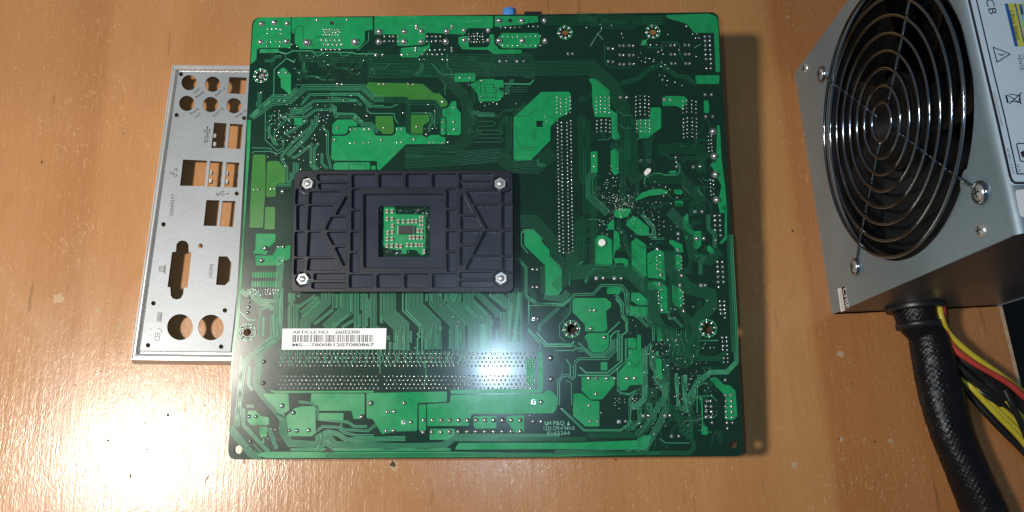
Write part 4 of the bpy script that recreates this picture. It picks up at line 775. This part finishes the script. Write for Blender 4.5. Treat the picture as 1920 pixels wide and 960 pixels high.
# ---- underside parts the board stands on --------------------------
def under(name, m, corners, depth, extra=0.0):
    q = [buv(p) for p in corners]; v, f = prism(roundpoly(q, .8, 2), -1.6 - depth, -1.62); f.append(list(range(len(q) * 3))[::-1][:0] or list(range(len(v) // 2))); return bput(name, me_from(name, v, f), m)
def hgt(p): return BOARD.w(buv(p))[2]
for x0, x1, y0, y1, m in ((478,545,36,105,'rim'),(568,690,36,100,'blue'),(700,765,34,90,'rim'),(780,848,34,110,'rim'),(860,925,34,80,'rim')):
    under('port_block', M_[m], ((x0,y0),(x1,y0),(x1,y1),(x0,y1)), min(hgt(((x0+x1)/2, y1)) - 2.4, 32))
under('audio_jack_block', M_['blackplastic'], ((925,34),(1032,34),(1032,98),(925,98)), 33)
def jack(name, m, x0, x1, ytop, zc, rr):   # barrels that poke past the board edge
    a = BOARD.w(buv(((x0 + x1) / 2, 40)), zc); d = BR[:, 1]; L = 10.5
    v, f = tube([a, a + d * (L * .5), a + d * L], rr, 18); v = [tuple(np.array(p) - [BC[0], BC[1], 0]) for p in v]; return link(name, me_from(name, v, f, True), m, MBR)
jack('blue_audio_jack', M_['blue'], 944, 966, 20, -8.0, 3.6)
cc = [buv(p, -1.8) for p in ((983, 38), (1016, 38), (1016, 21.5), (983, 21.5))]; v, f = prism(roundpoly(cc, .5, 2), -12.0, -1.8); f.append(list(range(len(v) // 2))); bput('black_port', me_from('black_port', v, f), M_['blackplastic'])
for y in (674, 716): under('memory_slot', M_['blackplastic'], ((500, y - 12), (1030, y - 12), (1030, y + 12), (500, y + 12)), min(hgt((765, y + 12)) - 2.2, 24.5))
for x0, y0, y1 in ((1058, 180, 482), (1130, 178, 250), (1205, 178, 250), (1293, 186, 258)): under('expansion_slot', M_['blackplastic'], ((x0 - 13, y0), (x0 + 13, y0), (x0 + 15, y1), (x0 - 11, y1)), 11)
under('cpu_socket', M_['white'], ((660,350),(850,350),(850,530),(660,530)), 9)
under('power_connector', M_['white'], ((785,783),(985,781),(985,815),(785,815)), 13)

# ================================================================== IO SHIELD
SHR = empty('io_shield', (KS[0], KS[1], 0), 'pale grey metal motherboard back panel shield with round and square port cutouts', 'metal bracket')
suv = SHIELD.uv; SW, SL = 49.0, 164.0
def sput(name, me, m, h=0.0, parent=None): return put(name, me, m, SHIELD, h, SHR, parent)
def shole(crop, pts): return [suv(p) for p in pxs(crop, pts)]
def scirc(crop, c, r, n=28): return [suv(px(crop, q)) for q in circ(c, r, n)]
sh = [scirc('B1', c, 46) for c in ((367,176),(508,185),(353,300),(496,307),(636,314))] + [scirc('B1', c, 13, 14) for c in ((318,125),(292,370),(697,388),(653,841))] + [scirc('B2', c, 13, 14) for c in ((200,122),(408,243),(143,566),(545,606),(113,802),(524,810))] + [scirc('B2', (293,700), 73, 36), scirc('B2', (467,702), 72, 36)]
sh += [shole('B1', q) for q in ([(608,142),(712,145),(702,245),(598,240)], [(517,415),(592,420),(580,568),(500,568)], [(612,422),(690,425),(677,573),(598,572)], [(330,637),(474,643),(460,797),(312,794)], [(492,645),(570,650),(555,803),(477,800)], [(590,653),(668,655),(655,805),(578,803)])]
sh += [shole('PX', q) for q in ([(386.9,375),(411.9,375.6),(406.7,424),(381.7,423.3)], [(416.9,376.6),(441.6,376.6),(437.3,425.3),(412,424.7)])]
sh += [shole('B2', q) for q in ([(270,275),(272,235),(286,218),(305,212),(328,218),(340,235),(342,278),(357,280),(335,478),(315,478),(310,515),(297,538),(275,545),(250,538),(240,520),(238,476),(222,474),(248,278)], [(510,302),(558,302),(583,340),(572,440),(545,465),(495,462)])]
IN = 4.2
(X0, Y0), (Xa, Y1), (X1, Yb) = suv(px('B2', (90, 832))), suv(px('B1', (283, 113))), suv(px('B2', (577, 834)))
Y1 = suv(px('B1', (500, 112)))[1]; X0 = (X0 + Xa) / 2
print('shield plate', X0, X1, Y0, Y1)
pl = [(X0, Y0), (X1, Y0), (X1, Y1), (X0, Y1)]
sput('shield_plate', plate('shield_plate', [roundpoly(pl, .5, 2)] + sh, .5), M_['shield'], -.5)
prof = [(0.02, -.25), (0.4, -.5), (0.6, -1.9), (1.3, -1.9), (1.6, .15), (1.95, .45), (2.4, .1), (2.9, -1.2), (3.6, -1.2), (4.0, -.6), (4.6, -.7), (6.2, -7.3), (5.9, -7.4), (4.2, -1.6), (2.2, -1.8)]
mb = MB(); n = len(prof); v = []
for d, z in prof: v += [(X0 - d, Y0 - d, z), (X1 + d, Y0 - d, z), (X1 + d, Y1 + d, z), (X0 - d, Y1 + d, z)]
f = [[j * 4 + i, j * 4 + (i + 1) % 4, (j + 1) * 4 + (i + 1) % 4, (j + 1) * 4 + i] for j in range(n - 1) for i in range(4)]
mb.add(v, f); sput('rim', mb.mesh('rim'), M_['rim'])
tabs = MB()
for q in ((520,440,560,445), (495,660,570,665), (592,665,668,668)):   # folded contact tabs inside the openings
    for t_ in range(2):
        a = suv(px('B1', (q[0] - 10, q[1] + 40 + 50 * t_))); tabs.add(*prism([(a[0], a[1]), (a[0] + 1.4, a[1]), (a[0] + 1.4, a[1] - 2.2), (a[0], a[1] - 2.2)], -2.6, -.55))
sput('contact_tabs', tabs.mesh('contact_tabs'), M_['rim'])
def st_(s, crop, a, b, hp): text(s, px(crop, a), px(crop, b), hp * 1.1, SHIELD, M_['ink'], SHR, .04)
st_('cen', 'B1', (397,243), (432,217), 4.2); st_('bass', 'B1', (411,270), (459,235), 5.0); st_('surr-1', 'B1', (528,258), (584,214), 4.6); st_('front', 'B1', (378,372), (428,336), 5.0); st_('out', 'B1', (406,388), (439,365), 4.2)
st_('surr-2', 'B1', (514,382), (576,333), 4.8); st_('line-in', 'B1', (652,388), (713,345), 4.6); st_('20049577', 'B5', (648,811), (657,727), 6.0); st_('HDMI', 'B2', (475,420), (482,347), 6.6); st_('SS', 'B1', (478,538), (484,492), 6.4)
LW = 1.0
def ic(crop, polys, w_=LW): lines([pxs(crop, q) for q in polys], w_, SHIELD, M_['ink'], SHR, h=.05)
ic('B1', [[(473,492),(476,445)], [(475,478),(461,468),(460,458)], [(475,488),(488,478),(489,462)], [(470,450),(476,440),(481,451)]], 1.1); ic('B1', [[(486,463),(492,456)], [(456,468),(463,464)]], 2.0)
ic('B1', [[(530,843),(600,843)], [(545,843),(556,831),(570,831)], [(555,843),(566,853),(580,853)], [(536,838),(528,843),(536,848)]], .9); ic('B1', [[(592,843),(602,843)], [(568,831),(575,831)], [(536,853),(544,853)]], 2.4)
for cx, cy in ((262,718), (287,697), (283,732)): ic('B1', [[(cx-7,cy-8),(cx+6,cy-6),(cx+4,cy+8),(cx-8,cy+6),(cx-7,cy-8)], [(cx+8,cy-6),(cx+11,cy+8)]], .7)
ic('B2', [[(178,358),(205,360),(202,388),(175,386),(178,358)], [(184,365),(198,366),(196,381),(182,380),(184,365)], [(207,352),(212,353),(208,398),(203,397),(207,352)]], .8)
ic('B2', [[(169,616),(191,618),(186,670),(164,668),(169,616)], [(175,622),(171,664)], [(181,622),(177,664)], [(186,622),(182,664)]], .8); ic('B2', [[(155,736),(150,765),(155,777),(170,779),(177,768),(180,740),(168,734),(155,736)], [(152,752),(178,755)], [(168,735),(165,754)]], .8); ic('B2', [[(118,742),(128,746)], [(120,712),(135,710)], [(165,712),(175,705),(186,715),(188,735)]], .7)

# ================================================================== POWER SUPPLY
PSR = empty('power_supply', (PS[0], PS[1], 0), 'grey metal power supply box on its side with chrome fan grille facing the board', 'power supply')
def fput(name, me, m, h=0.0, parent=None): return put(name, me, m, FAN, h, PSR, parent)
def tput(name, me, m, h=0.0, parent=None): return put(name, me, m, TOP, h, PSR, parent)
fuv, tuv = FAN.uv, TOP.uv
fl, fr_ = np.array(fuv(px('S1', (243, 760)), 2)), np.array(fuv(px('S1', (1058, 640)), 2))
s1, s2, s3 = np.array(fuv((1544, 139))), np.array(fuv((1842, 361))), np.array(fuv((1607, 500)))
FC = (s1 + s2) / 2; FRr = 59.5
print('fan face: centre', FC, 'screws', s1, s2, s3, 'extremes', fl, fr_, 'opposite', np.linalg.norm(s1 - s2))
RB = 4.0    # bend radius of the folded lid
# FAN frame: x runs from 0 (near edge, y=0 of box) to -PD (far); y is height
fo = [(0, 0), (0, PH - RB), (-PD, PH - RB), (-PD, 0)]
hole = circ(FC, FRr + 1.0, 72)
CASE = fput('case_face', plate('case_face', [fo, hole], 0.8), M_['case'], -0.8)
mb = MB(); nseg = 8; v = []
for i in range(nseg + 1):
    a = i / nseg * math.pi / 2; v += [(RB - RB * math.cos(a), 0, PH - RB + RB * math.sin(a)), (RB - RB * math.cos(a), PD, PH - RB + RB * math.sin(a))]
v += [(PW, 0, PH), (PW, PD, PH), (PW, 0, 0), (PW, PD, 0), (0, 0, 0.0), (0, PD, 0.0)]; k = nseg + 4
mb.add(v, [[2 * i, 2 * i + 1, 2 * i + 3, 2 * i + 2] for i in range(k - 1)])
GROUND = Surf(PS, PR)
lid = mb.mesh('case_lid')
for p in lid.polygons: p.use_smooth = p.area < 0.139 * 0.003
put('case_lid', lid, M_['case'], GROUND, 0, PSR)
# near end plate (faces the viewer): x across, z up, set 0.6 in behind the folded lid
NEAR = Surf(PS, np.stack([PR[:, 0], np.array([0, 0, 1.0]), -PR[:, 1]], 1)); FARS = Surf(PS + PR[:, 1] * (PD - 1.6), np.stack([PR[:, 0], np.array([0, 0, 1.0]), -PR[:, 1]], 1))
gx = NEAR.uv((1725, 571)); GC = (gx[0], 13.5)
endm = sheet_metal('dark_end_steel', (0.23, 0.235, 0.24), 0.38, metal=0.8)
inset = [(0.9, 0.5), (PW - .3, .5), (PW - .3, PH - 4.5), (PW - .3, PH - .4), (RB, PH - .4), (0.9, PH - RB)]
put('end_plate', plate('end_plate', [inset, circ(GC, 11.5, 32)], .8), endm, NEAR, -1.4, PSR); put('end_plate', plate('end_plate', [inset], .8), endm, FARS, 0, PSR)
gr = plate('cable_grommet', [circ(GC, 14.0, 36), circ(GC, 10.2, 32)], 3.2, .6); put('cable_grommet', gr, M_['blackplastic'], NEAR, -.9, PSR)
# fan behind the grille
fan = fput('fan_frame', plate('fan_frame', [roundpoly([(FC[0] - 60, FC[1] - 60), (FC[0] + 60, FC[1] - 60), (FC[0] + 60, FC[1] + 60), (FC[0] - 60, FC[1] + 60)], 6, 4), circ(FC, 58.2, 64)], 24), M_['dark'], -25.5)
hub = MB(); v, f = prism(circ((0, 0), 21, 32), -20, -4); hub.add(v, f); hub.v = [(p[0] + FC[0], p[1] + FC[1], p[2]) for p in hub.v]; fput('fan_hub', hub.mesh('fan_hub'), M_['dark'], 0, fan)
for b_ in range(7):
    v, f = [], []; nr, na = 5, 6
    for i in range(nr):
        r = 20 + 36.5 * i / (nr - 1)
        for j in range(na):
            a = b_ * 2 * math.pi / 7 + (j / (na - 1)) * (.72) + i * .09; z = -5 - 13 * j / (na - 1)
            v += [(FC[0] + r * math.cos(a), FC[1] + r * math.sin(a), z), (FC[0] + r * math.cos(a), FC[1] + r * math.sin(a), z - 1.2)]
    for i in range(nr - 1):
        for j in range(na - 1):
            q = [(i * na + j) * 2, (i * na + j + 1) * 2, ((i + 1) * na + j + 1) * 2, ((i + 1) * na + j) * 2]; f += [q, [c + 1 for c in q][::-1]]
    me = me_from('fan_blade', v, f, True); fput('fan_blade', me, M_['dark'], 0, fan)
for z_, nm in ((-40, 'inner_baffle'),):
    v, f = prism([(-2, 2), (-2, PH - 3), (-PD + 2, PH - 3), (-PD + 2, 2)], z_ - 1, z_); fput(nm, me_from(nm, v, f), M_['dark'])
# grille: eight rings, four bent spokes
GRL = None; ring_r = [7.2 * k + 1.2 for k in range(1, 9)]
for k, r in enumerate(ring_r):
    path = [(FC[0] + r * math.cos(a), FC[1] + r * math.sin(a), 2.6) for a in np.linspace(0, 2 * math.pi, 96, endpoint=False)]
    v, f = tube(path, 0.72, 10, True); me = me_from('grille_ring', v, f, True); o = fput('grille_ring' if GRL else 'fan_grille', me, M_['chrome'], 0, GRL)
    if not GRL: GRL = o
scr = [s1, s2, s3, 2 * FC - s3]
for s in scr:
    d = (s - FC); L = np.linalg.norm(d); d = d / L; nrm = np.array([-d[1], d[0]])
    pts = [FC + d * 8.0, FC + d * 30, FC + d * 58]; path = [(p[0], p[1], 1.2) for p in pts] + [(*(FC + d * 63), .9), (*(s - d * 4.5), .6)]
    v, f = tube(spline(path, 6), 0.75, 10); fput('grille_spoke', me_from('grille_spoke', v, f, True), M_['chrome'], 0, GRL)
    lp = [(s[0] + 3.6 * math.cos(a), s[1] + 3.6 * math.sin(a), .9) for a in np.linspace(0, 2 * math.pi, 28, endpoint=False)]; v, f = tube(lp, .8, 8, True); fput('spoke_loop', me_from('spoke_loop', v, f, True), M_['chrome'], 0, GRL)
def screw(c, r, h):
    mb = MB(); mb.dome((c[0], c[1]), r, r * .5, h, 18, 4); o = fput('screw', mb.mesh('screw', True), M_['steel'])
    sl = MB(); sl.box(c[0] - r * .55, c[0] + r * .55, c[1] - r * .1, c[1] + r * .1, h + r * .3, h + r * .54); sl.box(c[0] - r * .1, c[0] + r * .1, c[1] - r * .55, c[1] + r * .55, h + r * .3, h + r * .535)
    fput('cross_slot', sl.mesh('cross_slot'), M_['chip'], 0, o)
for s in scr: screw(s, 3.0, .9)
for p in ((1511, 128), (1841, 432)): screw(fuv(p), 2.6, .02)
for s in (s1, s2, s3):     # pressed dimples that lead from the opening to each screw
    d = (FC - s) / np.linalg.norm(FC - s); nrm = np.array([-d[1], d[0]]); q = [s - d * 4 + nrm * 5.2, s - d * 4 - nrm * 5.2, s + d * 13 - nrm * 4.6, s + d * 13 + nrm * 4.6]
    fput('pressed_tab', plate('pressed_tab', [roundpoly([tuple(p) for p in q], 4, 5)], .35, .15), M_['case'], -.02)
# small maker sticker on the fan face
q = [fuv(p) for p in pxs('S2', ((256,795),(297,780),(316,900),(274,918)))]; v, f = prism(q, 0.02, .12); MS = fput('maker_sticker', me_from('maker_sticker', v, f), M_['sticker'])
q = [fuv(p) for p in pxs('S2', ((276,787),(297,780),(316,900),(296,908)))]; v, f = prism(q, .12, .15); fput('black_band', me_from('black_band', v, f), M_['ink'], 0, MS)
text('CHIE', px('S2', (281, 797)), px('S2', (300, 902)), 6.5, FAN, M_['sticker'], PSR, .18, parent=MS); lines([pxs('S2', q) for q in ([(268,805),(284,905)],)], 1.2, FAN, M_['greyink'], PSR, h=.15, parent=MS)
# rating label on the top
lab = [tuv((1803, -60)), tuv((1811, 0)), tuv((1861, 220)), tuv((1890.5, 348)), (PW - 4, tuv((1893, 352))[1]), (PW - 4, tuv((1803, -60))[1])]
v, f = prism(roundpoly(lab, 1.5, 4), .02, .14); LBL = tput('rating_label', me_from('rating_label', v, f), mat('cool_lit_label', (0.60, 0.70, 0.78), 0.4, var=0.04))  # whitish label; the cool light it reflects is tinted into its colour
def tl(polys, w_, m='ink'): return lines([q for q in polys], w_, TOP, M_[m], PSR, h=.17, parent=LBL, scale=.18)
tl([[(1803,-60),(1817,0),(1850,140),(1869,220),(1894,330),(1897,338),(1903,343),(1990,344)]], 5); tl([[(1817,-60),(1831,0),(1864,140),(1884,220),(1907.5,326),(1990,326)]], 2.6)
def tt(s, crop, a, b, hp, m='ink'): text(s, px(crop, a), px(crop, b), hp, TOP, M_[m], PSR, .2, parent=LBL)
tt('CB', 'S7', (462,-10), (518,186), 14); tt('VENTE.', 'S7', (874,702), (915,915), 7); tt('RE', 'S7', (942,700), (957,772), 7); tt('Switching Power Supply', 'S3', (220,460), (262,630), 3.2, 'greyink'); tt('40 40012 018 A0', 'S8', (188,232), (236,425), 3.8, 'greyink'); tt('SF FJ', 'S8', (264,352), (281,410), 4.0, 'greyink')
def tpoly(crop, pts, m, h0=.14, h1=.17, name='printed_patch'):
    v, f = prism([tuv(p) for p in pxs(crop, pts)], h0, h1); return tput(name, me_from(name, v, f), M_[m], 0, LBL)
tpoly('S7', [(708,50),(1080,48),(1100,598),(840,600)], 'ylabel'); tpoly('S7', [(706,50),(750,50),(880,600),(838,600)], 'blabel', .17, .19); tpoly('S7', [(832,50),(850,50),(965,540),(955,570)], 'blabel', .17, .19); tpoly('S7', [(895,60),(925,60),(955,190),(915,195)], 'blabel', .17, .19); tpoly('S7', [(900,200),(1040,190),(1060,480),(960,400)], 'tlabel', .17, .19); tpoly('S7', [(940,60),(1060,60),(1060,170),(965,180)], 'tlabel', .17, .19)
text('Ultra Silent', px('S7', (772, 138)), px('S7', (868, 520)), 7, TOP, M_['ink'], PSR, .21, parent=LBL)
tl([pxs('S7', [(565,605),(780,695),(612,800),(565,605)])], 2); tpoly('S7', [(600,705),(650,688),(648,705),(735,690),(680,712),(683,722),(640,712),(645,700)], 'ink')
tl([pxs('S3', [(300,470),(352,478),(348,512),(306,506)]), pxs('S3', [(290,475),(362,520)]), pxs('S3', [(362,462),(300,520)]), pxs('S3', [(352,470),(356,516)])], 1.8); tpoly('S3', [(277,478),(286,476),(297,515),(287,517)], 'ink')
tl([pxs('S8', [(340,196),(272,196),(265,205),(292,322),(302,330),(360,330)])], 2.2); tpoly('S8', [(290,262),(318,250),(340,280),(330,305),(305,300)], 'ink'); tpoly('S8', [(262,545),(340,540),(400,760),(300,745),(285,720),(255,570)], 'sticker', .02, .1, 'label_remnant')

# ================================================================== CABLES
def desk_pt(p, z): return hit(p[0], p[1], np.array([0, 0, z]), np.array([0, 0, 1.0]))
g0 = NEAR.w(GC, -4)
ctr = [(1738, 622), (1748, 668), (1763, 740), (1783, 811), (1813, 883), (1846, 960), (1885, 1060)]
rz = [10.8, 10.6, 10.4, 10.6, 10.6, 10.6, 10.6]
cp = [g0, NEAR.w(GC, 6)] + [desk_pt(c, z) for c, z in zip(ctr, rz)]
path = spline(cp, 40); nsl = 144
def weave(i, k):
    a = 2 * math.pi * k / nsl * 12; b = i * 2 * math.pi / 11.0
    c = (math.floor((a + b) / math.pi) % 24, math.floor((a - b) / math.pi)); hsh = math.sin(c[0] * 12.9898 + c[1] * 78.233) * 43758.5453; hsh -= math.floor(hsh)
    return 9.5 + (.06 + .34 * hsh) * abs(math.sin(a + b) * math.sin(a - b)) ** .8 + .35 * math.sin(i * .045 + k * .085) + .3 * math.sin(3 * a / 12 + i * .02)
v, f = tube(path, 9.6, nsl, rfun=weave); SLV = link('sleeved_cable', me_from('sleeved_cable', v, f, True), M_['sleeve']); tag(SLV, 'thick black braided cable sleeve leaving the power supply', 'cable')
a = NEAR.w(GC, 8.2); b_ = NEAR.w(GC, 11.2); v, f = tube([a, (a + b_) / 2, b_], 10.6, 40); 
link('cable_tie', me_from('cable_tie', v, f, True), M_['blackplastic'], SLV)
def wire(pts, r, m, label, group=None):
    P = [desk_pt(p[:2], p[2]) for p in pts]; v, f = tube(spline(P, 10), r, 12); return tag(link('power_wire', me_from('power_wire', v, f, True), M_[m]), label, 'wire', group)
w4 = lambda x, y, z: px('W4', (x, y)) + (z,)
wire([w4(583,70,20),w4(608,190,20),w4(675,320,17),w4(850,485,16),w4(1050,628,15),w4(1200,735,12),w4(1344,850,8),w4(1500,1000,4)], 1.5, 'yellow', 'single yellow wire running alone above the red wire')
wire([w4(610,70,19),w4(625,250,18),w4(700,430,16),w4(860,560,16),w4(1060,675,15),w4(1220,775,14),w4(1344,885,12),w4(1480,1020,6)], 1.55, 'red', 'red wire curving from the cable sleeve to the right')
for i in range(6):
    o_ = i * 22
    wire([w4(600 - i * 3,140,15 - i),w4(640,300 + o_ * .8,13),w4(740 - i * 4,500 + o_,12 - i % 3 * 3),w4(900 - i * 12,640 + o_,12 - i % 3 * 3),w4(1100 - i * 20,760 + o_,10),w4(1300 - i * 20,920 + o_,8),w4(1450 - i * 20,1080 + o_ * 1.5,5)], 1.65, 'black', ('black wire running right beside the red wire', 'second black wire below the red wire', 'third black wire below the red wire, in the bundle', 'fourth black wire below the red wire, in the bundle', 'fifth black wire below the red wire, in the bundle', 'black wire nearest the lower yellow wires in the bundle')[i], 'black wires of the bundle')
s4 = lambda x, y, z: px('S4', (x, y)) + (z,)
for i, (y0, y1, x0) in enumerate(((478,690,598),(480,668,615),(486,640,640),(520,600,715))):
    wire([s4(540 + i * 8, 420 + i * 6, 6),s4(x0, y0 + 5, 9),s4((x0 + 793) / 2 - 8, (y0 + y1) / 2 - 6, 9),s4(793, y1, 7),s4(900, y1 + 150, 3)], 1.5, 'yellow', ('yellow wire of the lower bunch nearest the sleeved cable', 'second yellow wire of the lower bunch from the sleeved cable', 'third yellow wire of the lower bunch from the sleeved cable', 'uppermost yellow wire of the lower bunch, under the thin black wire')[i], 'lower yellow wires')
wire([s4(540,440,4),s4(600,520,4),s4(700,630,4),s4(793,722,3),s4(900,850,3)], 1.9, 'black', 'lowest black wire lying on the desk under the yellow bunch')
wire([s4(715,480,15),s4(745,540,15),s4(775,600,13),s4(800,660,10),s4(850,780,4)], 1.4, 'black', 'thin black wire crossing over the yellow bunch')
